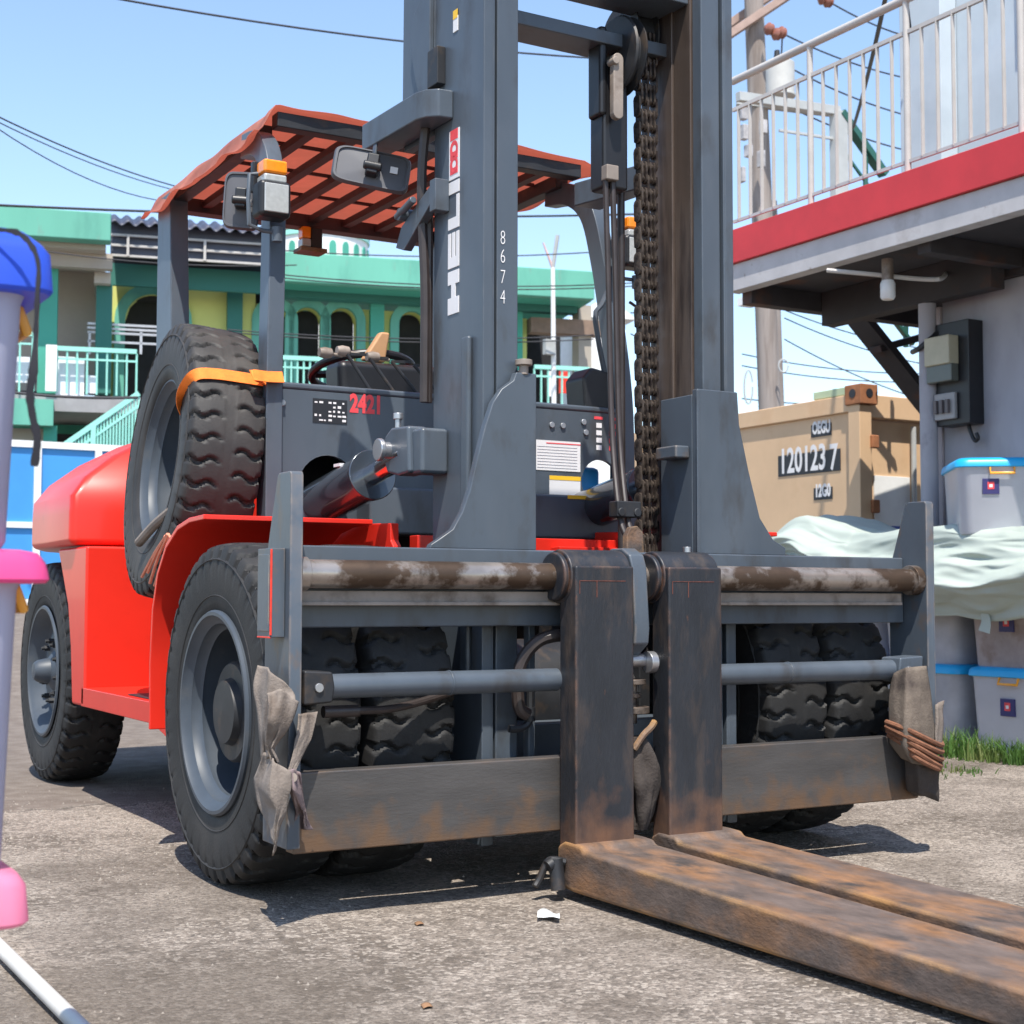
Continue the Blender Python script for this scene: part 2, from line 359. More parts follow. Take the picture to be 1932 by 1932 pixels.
# tyre mesh (axis x, outer face towards -x)
def tyre_mesh(name, mat, NL=40):
    Nt = NL*14; rows = []
    side = [(-.108, .287), (-.122, .296), (-.128, .33), (-.133, .375), (-.135, .42), (-.133, .455), (-.128, .480)]
    tread = [(-.121+.242*i/26) for i in range(27)]
    prof = [(a, r, 0) for a, r in side]+[(a, .503-.010*(abs(a)/.121)**4, 1) for a in tread]+[(-a, r, 0) for a, r in reversed(side)]
    D = 2*PI/NL
    def depth(th, a):
        aa = abs(a); off = 0 if a < 0 else .5
        wv = .14*math.sin((aa-.03)/.085*2*PI)
        t = (th/D+off+wv) % 1; dist = abs(t-.5)*D*.5   # metres along the tread
        wd = .0058+.006*max(0, (aa-.06)/.055)
        g = sstep((wd+.0025-dist)/.005)
        g *= sstep((aa-.024)/.008)
        rib = .35*sstep((.0035-abs(aa-.012))/.002)
        return .016*max(g, rib)
    vs = []; m = len(prof)
    for i in range(Nt):
        th = 2*PI*i/Nt; c, q = math.cos(th), math.sin(th)
        for a, r, t in prof:
            if t: rr = r-depth(th, a)
            else:
                rr = r
                if r > .44: # shoulder lugs run over the edge
                    e = depth(th, math.copysign(.113, a)); a = a-math.copysign(e*.7*sstep((r-.44)/.035), a)
            vs.append((a, rr*c, rr*q))
    fs = [(i*m+j, i*m+j+1, ((i+1) % Nt)*m+j+1, ((i+1) % Nt)*m+j) for i in range(Nt) for j in range(m-1)]
    b = MB().add(vs, fs)
    for rr, w_ in ((.345, .002), (.452, .0025)):   # moulded rings on the outer wall
        xs = -.130 if rr < .37 else -.1342 if rr < .42 else -.1335
        b.lathe([(xs-.002*0-w_, rr), (xs+.003, rr-.005), (xs+.003, rr+.005)], n=96, closed=True)
    return b.mesh(name, mat, 50)
TY = tyre_mesh('tyre', rubber); TYS = tyre_mesh('spare_tyre', rubber2)
rim_deep = MB().lathe([(-.108, .302), (-.116, .296), (-.116, .286), (-.104, .280), (-.09, .262), (-.07, .258), (-.06, .246), (-.045, .25), (.04, .243), (.10, .225), (.118, .19), (.118, .09), (.122, .09), (.125, .20), (.125, .285), (-.108, .302)], n=64).mesh('rim', rimm, 40)
rim_flat = MB().lathe([(-.108, .302), (-.116, .296), (-.116, .286), (-.104, .280), (-.09, .262), (-.05, .252), (-.035, .235), (-.045, .20), (-.06, .165), (-.06, .09), (-.02, .085), (0, .2), (.1, .29)], n=64).mesh('rim', rimm, 40)
hub_deep = MB().lathe([(.116, .21), (.10, .205), (.06, .175), (.05, .158), (-.045, .150), (-.055, .142), (-.055, .10), (-.078, .092), (-.082, .0)], n=36).mesh('hub', blackm, 40)
hub_flat = MB().lathe([(-.055, .10), (-.085, .06), (-.135, .05), (-.152, .036), (-.155, 0)], n=28).mesh('hub', rimm, 40)
nut = MB().cyl((0, 0, 0), (-.03, 0, 0), .014, n=6).cyl((-.03, 0, 0), (-.042, 0, 0), .008, n=8).mesh('wheel_nut', blackm, 30)
def wheel(pos, deep, flip, nuts=True, parent=FL):
    w_ = place('wheel', rim_deep if deep else rim_flat, parent, V3(pos)+Vector(((.022 if flip else -.022) if nuts else 0, 0, 0)), (0, 0, PI) if flip else None)
    def sub(nm, me, off=(0, 0, 0)):
        q = bpy.data.objects.new(nm, me); COL.objects.link(q); q.parent = w_; q.location = off; return q
    sub('tyre', TY, (.022 if nuts else 0, 0, 0))
    if nuts:
        sub('hub', hub_deep if deep else hub_flat)
        for k in range(10):
            a = 2*PI*k/10+.2; R_ = .188 if deep else .137
            sub('wheel_nut', nut, (.085 if deep else -.055, R_*math.cos(a), R_*math.sin(a)))
    return w_
YF, YR = .612, 3.40
for sgn in (-1, 1):
    wheel((sgn*.992, YF, TR-.004), True, sgn > 0)
    wheel((sgn*.70, YF, TR-.004), False, sgn < 0, nuts=False)
    wheel((sgn*.855, YR, TR-.004), False, sgn > 0)
P('front_axle', MB().cyl((-.9, YF, TR), (.9, YF, TR), .11, n=24).lathe([(-.25, .12), (-.15, .2), (.1, .2), (.2, .12)], (0, YF, TR), n=28), blackm)
P('rear_axle', MB().box(-.75, .75, YR-.1, YR+.1, .4, .6).cyl((-.86, YR, TR), (.86, YR, TR), .06), blackm)

# ---- carriage
def end_bracket(s):
    x0, x1 = sorted((s*1.114, s*1.150))
    b = MB().prism([(-.05, .195), (-.05, 1.155), (-.043, 1.165), (.035, 1.165), (.046, 1.155), (.115, .96), (.125, .86), (.125, .195)], 'x', x0, x1)
    q = P('end_bracket', b, grayw, .003)
    if s < 0:
        P('clamp_box', MB().box(-1.19, -1.151, -.02, .075, .735, .965).box(-1.1935, -1.19, -.012, .067, .75, .95), grayw, .004, parent=q)
        P('red_edge_strip', MB().box(-1.1925, -1.187, -.0235, -.0195, .74, .962).box(-1.1925, -1.187, -.02, .07, .7325, .7365), redmatte, .001, parent=q)
    return q
BL = end_bracket(-1); BR = end_bracket(1)
P('fork_shaft', MB().cyl((-1.112, 0, .9), (1.112, 0, .9), .038, n=40).cyl((-1.113, 0, .9), (-1.085, 0, .9), .045, n=32).cyl((1.08, 0, .9), (1.113, 0, .9), .05, n=32), grease, .002)
P('carriage_upper_bar', MB().box(-1.112, 1.112, .055, .125, .757, .977), gray, .005)
P('wear_strip', MB().box(-1.11, -.30, .012, .054, .825, .856).box(-1.11, -.30, -.002, .05, .8165, .8265), stripm, .002)
P('wear_strip', MB().box(.22, 1.06, .012, .054, .825, .856).box(.22, 1.05, -.002, .05, .8165, .8265), stripm, .002)
P('carriage_lower_plate', MB().box(-1.113, 1.113, 0, .055, .173, .383), platest, .005)
def positioner(x0, x1, clev, out):
    z, y = .604, 0
    q = P('positioner_cylinder', MB().cyl((x0, y, z), (x1, y, z), .0325, n=28).cyl((clev-.004, y, z), (clev+.004, y, z), .0345, n=28), gray, .002)
    xa = x0 if out < 0 else x1
    P('clevis', MB().prism([(xa-.075, z-.045), (xa+.005, z-.04), (xa+.012, z), (xa+.005, z+.04), (xa-.075, z+.045)] if out < 0 else [(xa-.012, z), (xa-.005, z-.04), (xa+.09, z-.045), (xa+.1, z+.045), (xa-.005, z+.04)], 'y', y-.045, y+.045), gray if out > 0 else blackm, .006, parent=q)
    P('bolt', MB().cyl((xa-.035 if out < 0 else xa+.03, y-.052, z), (xa-.035 if out < 0 else xa+.03, y+.05, z), .012, n=12), steel, .001, parent=q)
    return q
positioner(-1.03, -.31, -.66, -1); positioner(.215, 1.0, .55, 1)
P('hydraulic_hose', MB().tube(smooth_path([(-1.0, .03, .535), (-.93, .03, .535), (-.8, .06, .535), (-.65, .09, .56), (-.5, .1, .6)]), .011, 10).cyl((-1.02, .03, .535), (-.92, .03, .535), .016), hosem, 0)
P('hydraulic_hose', MB().tube(smooth_path([(-.36, .08, .50), (-.39, .08, .53), (-.385, .08, .64), (-.34, .06, .71), (-.27, .04, .73), (-.2, .03, .72)]), .019, 10), hosem, 0)
P('hydraulic_pipe', MB().tube(smooth_path([(-.34, .1, .6), (-.34, .1, .50), (-.345, .1, .475), (-.37, .1, .46), (-.41, .1, .46)]), .011, 8).cyl((-.34, .1, .52), (-.34, .1, .48), .016), blackm, 0)

# ---- forks
def fork(x0, x1):
    prof = [(-.105, .93), (-.105, .10), (-.018, .10), (-.018, .78), (-.02, .84), (-.062, .93)]
    q = P('fork', MB().prism([p for p in prof], 'x', x0, x1), forkst, .007, seg=3)
    P('fork_blade', MB().prism([(-.085, .152), (-.135, .150), (-.152, .137), (-2.36, .085), (-2.43, .05), (-2.36, .020), (-.1, .016), (-.05, .02), (-.014, .05), (-.014, .135), (-.05, .152)], 'x', x0-.006, x1+.048), forkbl, .012, seg=3, parent=q)
    P('fork_sleeve', MB().cyl((x0-.004, -.012, .9), (x1+.004, -.012, .9), .078, n=40).cyl((x0-.022, -.012, .9), (x0-.003, -.012, .9), .07, n=40), forkst, .006, parent=q)
    P('scratch_mark', MB().box(x0+.012, x1-.03, -.1062, -.1045, .886, .8878).box(x0+.012, x0+.0138, -.1062, -.1045, .85, .886).box(x0+.07, x0+.072, -.1062, -.1045, .84, .886), M('rust_scratch', (.15, .045, .028), .7, var=.4, vscale=60), 0, parent=q)
    return q
f1 = fork(-.312, -.112); f2 = fork(.012, .208)
P('pin_handle', MB().tube(smooth_path([(-.318, -.06, .095), (-.36, -.04, .10), (-.385, -.03, .05), (-.40, -.03, .03)]), .011, 8).cyl((-.345, -.065, .02), (-.345, -.05, .105), .021, n=14).cyl((-.372, -.05, .085), (-.352, -.05, .095), .018), blackm, .001, parent=f1)
# centre hook between the forks
P('centre_hook', MB().prism([(-.075, .93), (-.06, .965), (-.02, .985), (.04, .985), (.06, .97), (.06, .7), (-.03, .665), (-.085, .705), (-.09, .75)], 'x', -.098, -.045), grayw, .006)
P('hook_pin', MB().cyl((-.112, -.03, .655), (.012, -.03, .655), .02, n=16).cyl((-.03, -.05, .65), (-.005, -.05, .65), .032, n=20), steel, .002)
P('lower_pin_stack', MB().cyl((-.06, -.02, .47), (-.06, -.02, .6), .014).cyl((-.06, -.02, .585), (-.06, -.02, .6), .04).cyl((-.06, -.02, .50), (-.06, -.02, .52), .05).cyl((-.06, -.02, .545), (-.06, -.02, .56), .026), chainm, .002)

# ---- mast and gussets
YG = .135
gl = [(-.375, 1.505), (-.305, 1.505), (-.305, .978), (-.66, .978), (-.655, .99), (-.63, 1.005), (-.585, 1.035), (-.555, 1.085), (-.53, 1.15), (-.505, 1.25), (-.48, 1.34), (-.455, 1.41), (-.425, 1.452), (-.385, 1.48)]
P('carriage_gusset', MB().prism(gl, 'y', YG-.014, YG+.014), gray, .004)
gr_ = [(.292, 1.505), (.455, 1.505), (.462, 1.4), (.50, 1.25), (.545, 1.10), (.60, 1.03), (.652, 1.005), (.652, .978), (.292, .978)]
P('carriage_gusset', MB().prism(gr_, 'y', YG-.014, YG+.014), gray, .004)
for s, xx in ((-1, -.305), (1, .292)):
    a, b = sorted((xx, xx+(-.022 if s < 0 else .022)))
    P('gusset_web', MB().box(a, b, YG+.0145, .32, .978, 1.49), gray, .004)
    P('side_plate', MB().box(a, b, .128, .16, .25, .977), gray, .003)
P('gusset_bead', MB().box(.286, .298, YG-.0195, YG-.0145, .98, 1.5), gray, .002)
P('roller_stop', MB().box(.235, .2905, .16, .27, 1.285, 1.325), grayw, .006)
P('grease_cap', MB().cyl((-.345, .13, 1.50), (-.345, .13, 1.53), .014).cyl((-.345, .13, 1.528), (-.345, .13, 1.545), .026, n=16), stripm, .002)
P('small_bolt', MB().cyl((.255, .13, .97), (.255, .13, 1.0), .013), steel, .001)
for s in (-1, 1):
    a, b = sorted((s*.47, s*.436))
    oc = MB().box(a, b, .155, .475, .12, 3.6)
    oc.box(*sorted((s*.469, s*.430)), .156, .20, .121, 3.59)
    P('mast_outer_column', oc, gray, .004)
    a, b = sorted((s*.420, s*.346))
    ic = MB().box(a, b, .162, .21, .14, 3.6).box(*sorted((s*.420, s*.362)), .2105, .42, .14, 3.6)
    P('mast_inner_column', ic, gray, .004)
P('greased_rail', MB().box(.338, .361, .2105, .30, .2, 3.5), greasech, .003)
P('greased_rail', MB().box(.33, .361, .302, .42, .2, 3.5), greasech, .003)
P('mast_stiffener', MB().box(-.489, -.4705, .215, .262, .6, 1.62), gray, .009)
P('mast_crossbeam', MB().box(-.345, .345, .33, .47, 2.655, 2.70), gray, .004)
P('mast_crossbeam', MB().box(-.34, .34, .22, .40, 2.80, 2.95), gray, .004)
P('mast_crossbeam', MB().box(-.40, .40, .30, .46, .25, .45), gray, .004)
P('rear_side_plate', MB().prism([(.478, 2.30), (.478, 3.3), (.70, 3.3), (.71, 2.34), (.69, 2.30)], 'x', -.47, -.44), gray, .003)
P('curved_rib', MB().prism([(.48, 2.78), (.54, 2.77), (.60, 2.72), (.62, 2.62), (.58, 2.5), (.52, 2.38), (.48, 2.33)], 'x', -.4865, -.4705), gray, .003)
P('hose_clip_block', MB().box(-.50, -.4705, .40, .47, 2.44, 2.56), blackm, .003)
# bracket carrying the mirror
P('mirror_bracket', MB().prism([(-.471, .345), (-.52, .35), (-.552, .38), (-.565, .42), (-.575, .80), (-.48, .80), (-.471, .70)], 'z', 2.315, 2.405), gray, .006)
P('small_arm', MB().box(-.52, -.471, .37, .41, 2.03, 2.13).prism([(.41, 2.06), (.41, 2.12), (.62, 2.03), (.66, 1.97), (.60, 1.95)], 'x', -.515, -.485).cyl((-.53, .50, 2.09), (-.53, .62, 2.06), .012).cyl((-.535, .60, 2.065), (-.48, .60, 2.065), .02), gray, .003)
P('dark_hose', MB().tube(smooth_path([(-.50, .475, 2.33), (-.505, .49, 2.2), (-.50, .50, 2.05), (-.49, .495, 1.8), (-.49, .495, 1.45)]), .016, 8).tube([(-.475, .50, 2.1), (-.475, .50, 1.45)], .014, 8), hosem, 0)
# lift chain and hoses
pitch = .0445
def linkmesh(offs, full):
    b = MB()
    for o_ in offs:
        pts = [(math.cos(a)*.019, math.sin(a)*.016+ (pitch/2 if math.sin(a) > 0 else -pitch/2)) for a in [i*PI/5+.0001 for i in range(10)]]
        b.prism([(p[0], p[1]) for p in pts], 'x', o_-.0038, o_+.0038)
    b.cyl((-.039, 0, -pitch/2), (.039, 0, -pitch/2), .0105, n=10)
    return b.mesh('link', chainm, 40)
LA = linkmesh((-.034, 0, .034), 1); LB = linkmesh((-.0255, -.0085, .0085, .0255), 0)
def chain(x, y, z0, z1):
    q = P('lift_chain', MB().cyl((x, y, z0-.04), (x, y, z0), .016).box(x-.03, x+.03, y-.012, y+.012, z0, z0+.03), chainm, .002)
    n_ = int((z1-z0)/pitch)
    for k in range(n_): place('link', LA if k % 2 else LB, q, (x, y, z0+.03+pitch*k))
    return q
chain(.272, .37, .985, 2.74)
P('chain_sheave', MB().lathe([(.228, .02), (.228, .115), (.236, .115), (.24, .095), (.305, .095), (.309, .115), (.315, .115), (.315, .02)], (0, .46, 2.745), n=32), blackm, .001)
P('hose_sheave', MB().lathe([(.15, .02), (.15, .13), (.158, .135), (.166, .11), (.182, .11), (.19, .135), (.198, .13), (.198, .02)], (0, .38, 2.64), n=32), blackm, .001)
P('hose_block', MB().box(.085, .185, .345, .43, 2.18, 2.6).box(.07, .10, .34, .42, 2.42, 2.72), black, .012)
P('link_plate', MB().prism([(.115+.02*math.cos(a), 2.60+.02*math.sin(a)) if math.sin(a) > 0 else (.115+.02*math.cos(a), 2.42+.02*math.sin(a)) for a in [i*PI/8+.01 for i in range(16)]], 'y', .300, .325).cyl((.10, .29, 2.59), (.10, .33, 2.59), .013), stripm, .003)
for k, xx in enumerate((.088, .116)):
    P('hydraulic_hose', MB().tube(smooth_path([(xx, .34, 2.25), (xx, .325, 1.9), (xx-.01, .29, 1.4), (xx-.045, .2, 1.12), (xx-.045, .16, 1.03), (xx-.02, .13, .96)]), .0095, 10), hosem, 0)
P('hose_clamp', MB().box(.015, .105, .165, .215, 1.09, 1.14).cyl((.03, .16, 1.105), (.03, .2, 1.105), .014).cyl((.09, .16, 1.105), (.09, .2, 1.105), .014), blackm, .004)
P('hose_clamp', MB().box(.078, .126, .315, .35, 2.20, 2.25), stripm, .004)
P('lift_cylinder', MB().cyl((.205, .42, .3), (.205, .42, 2.72), .013, n=14), hosem, 0)
P('anchor_lug', MB().prism([(.005, .975), (.005, 1.03), (.02, 1.055), (.045, 1.06), (.065, 1.04), (.07, .975)], 'y', .10, .125), forkbl, .003)
P('mirror_bracket', MB().prism([(.471, .345), (.52, .35), (.552, .38), (.565, .42), (.52, 1.02), (.40, 1.02), (.471, .70)], 'z', 2.315, 2.405), gray, .006)

# ---- lettering on the mast side (reads upwards)
xL = -.4712
def mastbox(b, y0, y1, z0, z1): b.box(xL-.0012, xL+.002, y0, y1, z0, z1)
yA, yB = .305, .375
sc = lambda v: U(851, v, 'x', -.47).z
hb = MB(); H0, H1, H2, H3 = sc(594), sc(563), sc(538), sc(513)
mastbox(hb, yA, yB, H0, H1); mastbox(hb, yA+.022, yB-.022, H1, H2); mastbox(hb, yA, yB, H2, H3); P('letter', hb, whiteprint, 0)
E0, E1, E2 = sc(507), sc(487), sc(441)
eb = MB(); mastbox(eb, yA, yB, E0, E1)
for q in range(3): mastbox(eb, yA+q*.0265, yA+q*.0265+.017, E1, E2)
P('letter', eb, whiteprint, 0)
L0, L1, L2 = sc(434), sc(413), sc(372); lb = MB(); mastbox(lb, yA, yB, L0, L1); mastbox(lb, yA, yA+.017, L1, L2); P('letter', lb, whiteprint, 0)
ib = MB(); mastbox(ib, yA, yB, sc(368), sc(345)); P('letter', ib, whiteprint, 0)
wb = MB(); mastbox(wb, yA, yB-.005, sc(341), sc(249)); wl = P('warning_label', wb, whiteprint, 0)
rb = MB(); 
for a, b_ in ((268, 249), (304, 290), (332, 320)): 
    rb.box(xL-.0022, xL-.0008, yA+.008, yB-.013, sc(a), sc(b_))
for vv in (285, 314): rb.lathe([(0, .012), (-.001, .02), (-.001, .026), (0, .02)], (xL-.0015, (yA+yB)/2-.003, sc(vv)), n=16)
P('warning_mark', rb, redprint, 0, parent=wl)
sb = MB(); sb.box(xL-.0012, xL+.002, .318, .348, sc(66), sc(38)); sl = P('small_label', sb, whiteprint, 0)
P('label_band', MB().box(xL-.0022, xL-.0008, .319, .347, sc(42)-.0, sc(26)), yellowprint, 0, parent=sl)
for ch, v in (('8', 462), ('6', 497), ('7', 536), ('4', 574)):
    p = U(952, v, 'y', .1615); text('chalk_digit', ch, .062, (p.x-.016, .1608, p.z), (1, 0, .05), (0, 0, 1), whiteprint, FL, sx=.62, bold=-.0012)

# ---- cowl
YC = 1.17
cw = MB()
def panel_hole(b, x0, x1, z0, z1, cx, cz, r, y0, y1, n=28):
    ang = [2*PI*i/n+.0001 for i in range(n)]; q = []
    for y in (y0, y1):
        for a in ang: q.append((cx+r*math.cos(a), y, cz+r*math.sin(a)))
        for a in ang:
            c, t = math.cos(a), math.sin(a); k = min((x1-cx)/c if c > 0 else (x0-cx)/c, (z1-cz)/t if t > 0 else (z0-cz)/t)
            q.append((cx+k*c, y, cz+k*t))
        q += [(x0, y, z0), (x1, y, z0), (x1, y, z1), (x0, y, z1)]
    fs = []; S = 2*n+4
    for o_ in (0, S):
        for i in range(n):
            j = (i+1) % n; A, B = q[o_+n+i], q[o_+n+j]
            f = [o_+i, o_+j, o_+n+j]
            for c in range(4):
                C = q[o_+2*n+c]
                if (abs(C[0]-A[0]) < 1e-6 or abs(C[2]-A[2]) < 1e-6) and (abs(C[0]-B[0]) < 1e-6 or abs(C[2]-B[2]) < 1e-6) and not (abs(A[0]-B[0]) < 1e-6 or abs(A[2]-B[2]) < 1e-6): f.append(o_+2*n+c)
            f.append(o_+n+i); fs.append(tuple(f))
    for i in range(n): fs.append((i, (i+1) % n, S+(i+1) % n, S+i))
    b.add(q, fs)
panel_hole(cw, -.756, -.36, 1.06, 1.56, -.525, 1.225, .112, YC, YC+.02)
cw.box(-.36, .42, YC, YC+.02, 1.06, 1.56)
panel_hole(cw, .42, .756, 1.06, 1.56, .62, 1.29, .088, YC, YC+.02)
cowl = P('front_cowl', cw, gray, 0)
P('cowl_top', MB().box(-.757, .757, YC-.004, YC+.30, 1.56, 1.585), gray, .01)
P('cowl_inner', MB().box(-.62, .62, YC+.36, YC+.40, .9, 1.55), blackm, 0)
P('cowl_fascia', MB().box(-.42, .80, YC-.12, YC-.002, 1.06, 1.225), gray, .01)
P('blue_tank', MB().box(.55, .70, YC+.12, YC+.3, 1.12, 1.36), blueprint, .02)
for x, z in ((.395, 1.5), (.445, 1.5), (.54, 1.52), (.55, 1.48), (-.70, 1.51), (-.33, 1.13)):
    P('cowl_bolt', MB().cyl((x, YC-.008, z), (x, YC+.002, z), .0115, n=12), steel, .002)
np_ = P('name_plate', MB().box(-.586, -.456, YC-.0022, YC, 1.45, 1.535), blackprint, 0)
rl = MB()
for i in range(7):
    for j in range(5):
        if random.random() < .62: rl.box(-.58+.0175*i, -.58+.0175*i+random.uniform(.006, .015), YC-.0032, YC-.0018, 1.457+.0155*j, 1.457+.0155*j+random.uniform(.003, .009))
stuff(P('plate_print', rl, whiteprint, 0, parent=np_))
p = U(660, 776, 'y', YC); text('red_number', '2421', .088, (p.x, YC-.001, p.z), (1, 0, 0), (0, 0, 1), redprint, FL, sx=.72, bold=.004)
pc = P('chart_sheet', MB().box(.31, .525, YC-.0022, YC-.0002, 1.325, 1.44), whiteprint, 0)
ln = MB()
for j in range(8): ln.box(.33, .51, YC-.0032, YC-.0018, 1.335+.0115*j, 1.3362+.0115*j)
P('sheet_lines', ln, M('grey_print', (.3, .3, .33), .6, var=0), 0, parent=pc)
P('sheet_header', MB().box(.37, .525, YC-.0032, YC-.0018, 1.428, 1.432), redprint, 0, parent=pc)
yl = P('warning_sheet', MB().box(.392, .53, YC-.1234, YC-.1205, 1.21, 1.224), yellowprint, 0)
yl2 = P('warning_sheet', MB().box(.385, .525, YC-.0024, YC-.0004, 1.2255, 1.305), whiteprint, 0)
P('sheet_band', MB().box(.385, .525, YC-.0034, YC-.0018, 1.29, 1.306), yellowprint, 0, parent=yl2)
wl2 = MB(); rl2 = MB()
for j in range(4):
    wl2.box(.60, .625, YC-.0015, YC, 1.415+.029*j, 1.434+.029*j); rl2.box(.66, .69, YC-.0015, YC, 1.415+.029*j, 1.434+.029*j)
rl2.box(.59, .63, YC-.0016, YC, 1.535, 1.546).box(.66, .69, YC-.0016, YC, 1.535, 1.546)
P('pictogram_column', wl2, whiteprint, 0); P('pictogram_column', rl2, redprint, 0)

# ---- tilt cylinders
for s in (-1, 1):
    x = s*.545
    a, b = Vector((x, 1.5, 1.12)), Vector((x, .78, 1.235)); d = (b-a).normalized()
    q = P('tilt_cylinder', MB().cyl(a, b, .078, n=32).cyl(b, b+d*.025, .084, n=32), M('cylinder_paint', (.045, .055, .068), .2, var=.15, coat=.6, spec=.9, metal=.35), .004)
    e = Vector((x, .50, 1.285))
    P('tilt_rod', MB().cyl(b+d*.02, e, .036, n=24), chrome, 0, parent=q)
    P('rod_clevis', MB().prism([(.58, 1.23), (.61, 1.28), (.60, 1.345), (.55, 1.37), (.43, 1.365), (.42, 1.22), (.50, 1.215)], 'x', x-.035, x+.035), gray, .01, parent=q)
    P('clevis_pin', MB().cyl((x-.06, .565, 1.30), (x+.05, .565, 1.30), .026, n=18).cyl((x-.075, .565, 1.30), (x-.058, .565, 1.30), .036, n=18), steel, .004, parent=q)
    P('mast_lug', MB().box(*sorted((s*.471, s*.565)), .365, .45, 1.215, 1.355), gray, .012)
    P('grease_nipple', MB().cyl((x, .57, 1.37), (x, .57, 1.405), .01).cyl((x, .57, 1.4), (x, .57, 1.42), .016), steel, .002, parent=q)
    P('cylinder_tag', MB().box(x-.055, x-.03, .9, .95, 1.275, 1.285), whiteprint, 0, parent=q) if s < 0 else None

# ---- fenders, chassis, steps, counterweight
def fender(s):
    pr = [(1.255, .40), (1.26, .62), (1.24, .80), (1.19, .92), (1.10, 1.01), (.98, 1.066), (.86, 1.086), (.72, 1.09)]
    t = .016; inn = []
    for i, p in enumerate(pr):
        a = Vector(pr[max(i-1, 0)]); b = Vector(pr[min(i+1, len(pr)-1)]); d = (b-a).normalized(); inn.append((p[0]-d.y*t*1, p[1]+d.x*t))
    return P('fender', MB().prism(pr+inn[::-1], 'x', *sorted((s*.56, s*1.125))), red, .003)
fender(-1); fender(1)
for s in (-1, 1):
    P('chassis_front', MB().box(*sorted((s*.50, s*.33)), .50, 1.16, .45, .93), blackm, .006)  # black base colour imitates the deep shade under the truck
    P('chassis_ear', MB().prism([(.62, .9), (.60, 1.0), (.62, 1.02), (.62, 1.075), (1.15, 1.09), (1.15, .9)], 'x', *sorted((s*.545, s*.515))), red, .004)
    P('frame_rail', MB().box(*sorted((s*.56, s*.40)), 1.1, 3.0, .42, .95), blackm, .005)  # underside shade put into the rail by its black colour
    # step
    P('step', MB().box(*sorted((s*1.0, s*.58)), 1.262, 2.64, .385, .463), red, .004)
    P('step_tread', MB().box(*sorted((s*.97, s*.72)), 1.45, 2.05, .464, .469), blackm, .001)
    P('hanging_panel', MB().prism([(1.262, .30), (1.262, .385), (1.62, .385), (1.50, .36), (1.40, .335)], 'x', *sorted((s*1.0, s*.97))), red, .003)
    P('tool_box', MB().box(*sorted((s*.80, s*.58)), 1.35, 2.1, .464, .825), red, .02)
    # lower counterweight cheek
    P('lower_cheek', MB().prism([(2.60, .385), (2.60, 1.052), (3.10, 1.052), (3.04, .98), (2.90, .80), (2.84, .62), (2.80, .385)], 'x', *sorted((s*1.0, s*.56))), red, .012, seg=3)
P('red_crossmember', MB().box(-.33, .70, .86, .92, .985, 1.05).box(.2, .72, .8, .86, 1.0, 1.02), red, .003)
P('battery_cover', MB().box(-.56, .56, 1.9, 2.7, .9, 1.30), red, .03)
P('seat', MB().box(-.26, .26, 1.95, 2.4, 1.3, 1.42).prism([(2.32, 1.4), (2.42, 1.4), (2.50, 1.67), (2.42, 1.69)], 'x', -.25, .25), black, .04, seg=3)
P('floor_plate', MB().box(-.56, .56, 1.2, 1.95, .86, .9), blackm, 0)
# upper counterweight, lofted
def cw_ring(k, z, sh=0): return [(-1.03*k, 2.76+sh, z), (-1.03*k, 3.48, z), (-.92*k, 3.80-.3*sh, z), (-.66*k, 4.16-.8*sh, z), (.66*k, 4.16-.8*sh, z), (.92*k, 3.80-.3*sh, z), (1.03*k, 3.48, z), (1.03*k, 2.76+sh, z), (.8*k, 2.70+sh, z), (-.8*k, 2.70+sh, z)]
cb = MB(); rings = [cw_ring(1, 1.06), cw_ring(1.0, 1.20), cw_ring(.995, 1.275, .01), cw_ring(.93, 1.36, .05), cw_ring(.80, 1.46, .11), cw_ring(.62, 1.56, .2), cw_ring(.55, 1.585, .24)]
vs = [p for r in rings for p in r]; m_ = 10
cb.add(vs, [(i*m_+j, i*m_+(j+1) % m_, (i+1)*m_+(j+1) % m_, (i+1)*m_+j) for i in range(len(rings)-1) for j in range(m_)]+[tuple(range(m_)), tuple(range((len(rings)-1)*m_, len(rings)*m_))])
P('counterweight', cb, red, .03, seg=4, smooth=50)
P('rear_body', MB().box(-.62, .62, 2.62, 4.1, .45, 1.058), blackm, .02)

# ---- overhead guard
legm = gray
for s in (-1, 1):
    path = smooth_path([(s*.735, 1.19, 1.02), (s*.735, 1.195, 1.56), (s*.715, 1.235, 1.95), (s*.70, 1.275, 2.2), (s*.69, 1.34, 2.40), (s*.68, 1.46, 2.50), (s*.67, 1.62, 2.53)], 6)
    b = MB(); nP = len(path); vs = []
    for i, p in enumerate(path):
        d = (path[min(i+1, nP-1)]-path[max(i-1, 0)]).normalized(); a = Vector((1, 0, 0)); c = d.cross(a).normalized()
        wy = .045; wx = .03
        for i2, j2 in ((-1, -1), (1, -1), (1, 1), (-1, 1)): vs.append(p+a*(i2*wx)+c*(j2*wy))
    fs = [(i*4+j, i*4+(j+1) % 4, (i+1)*4+(j+1) % 4, (i+1)*4+j) for i in range(nP-1) for j in range(4)]+[(3, 2, 1, 0), tuple(range((nP-1)*4, nP*4))]
    b.add(vs, fs); P('front_guard_leg', b, legm, .004)
    b = MB()
    x0, x1 = sorted((s*.70, s*.62))
    b.prism([(2.40, 1.3), (2.66, 1.3), (2.67, 2.57), (2.50, 2.57)], 'x', x0, x1)
    P('rear_guard_leg', b, legm, .005)
    P('roof_side_rail', MB().box(*sorted((s*.68, s*.62)), 1.50, 2.70, 2.535, 2.59), blackm, .004)
darkbar = M('dark_bar', (.05, .02, .02), .6, var=.2)
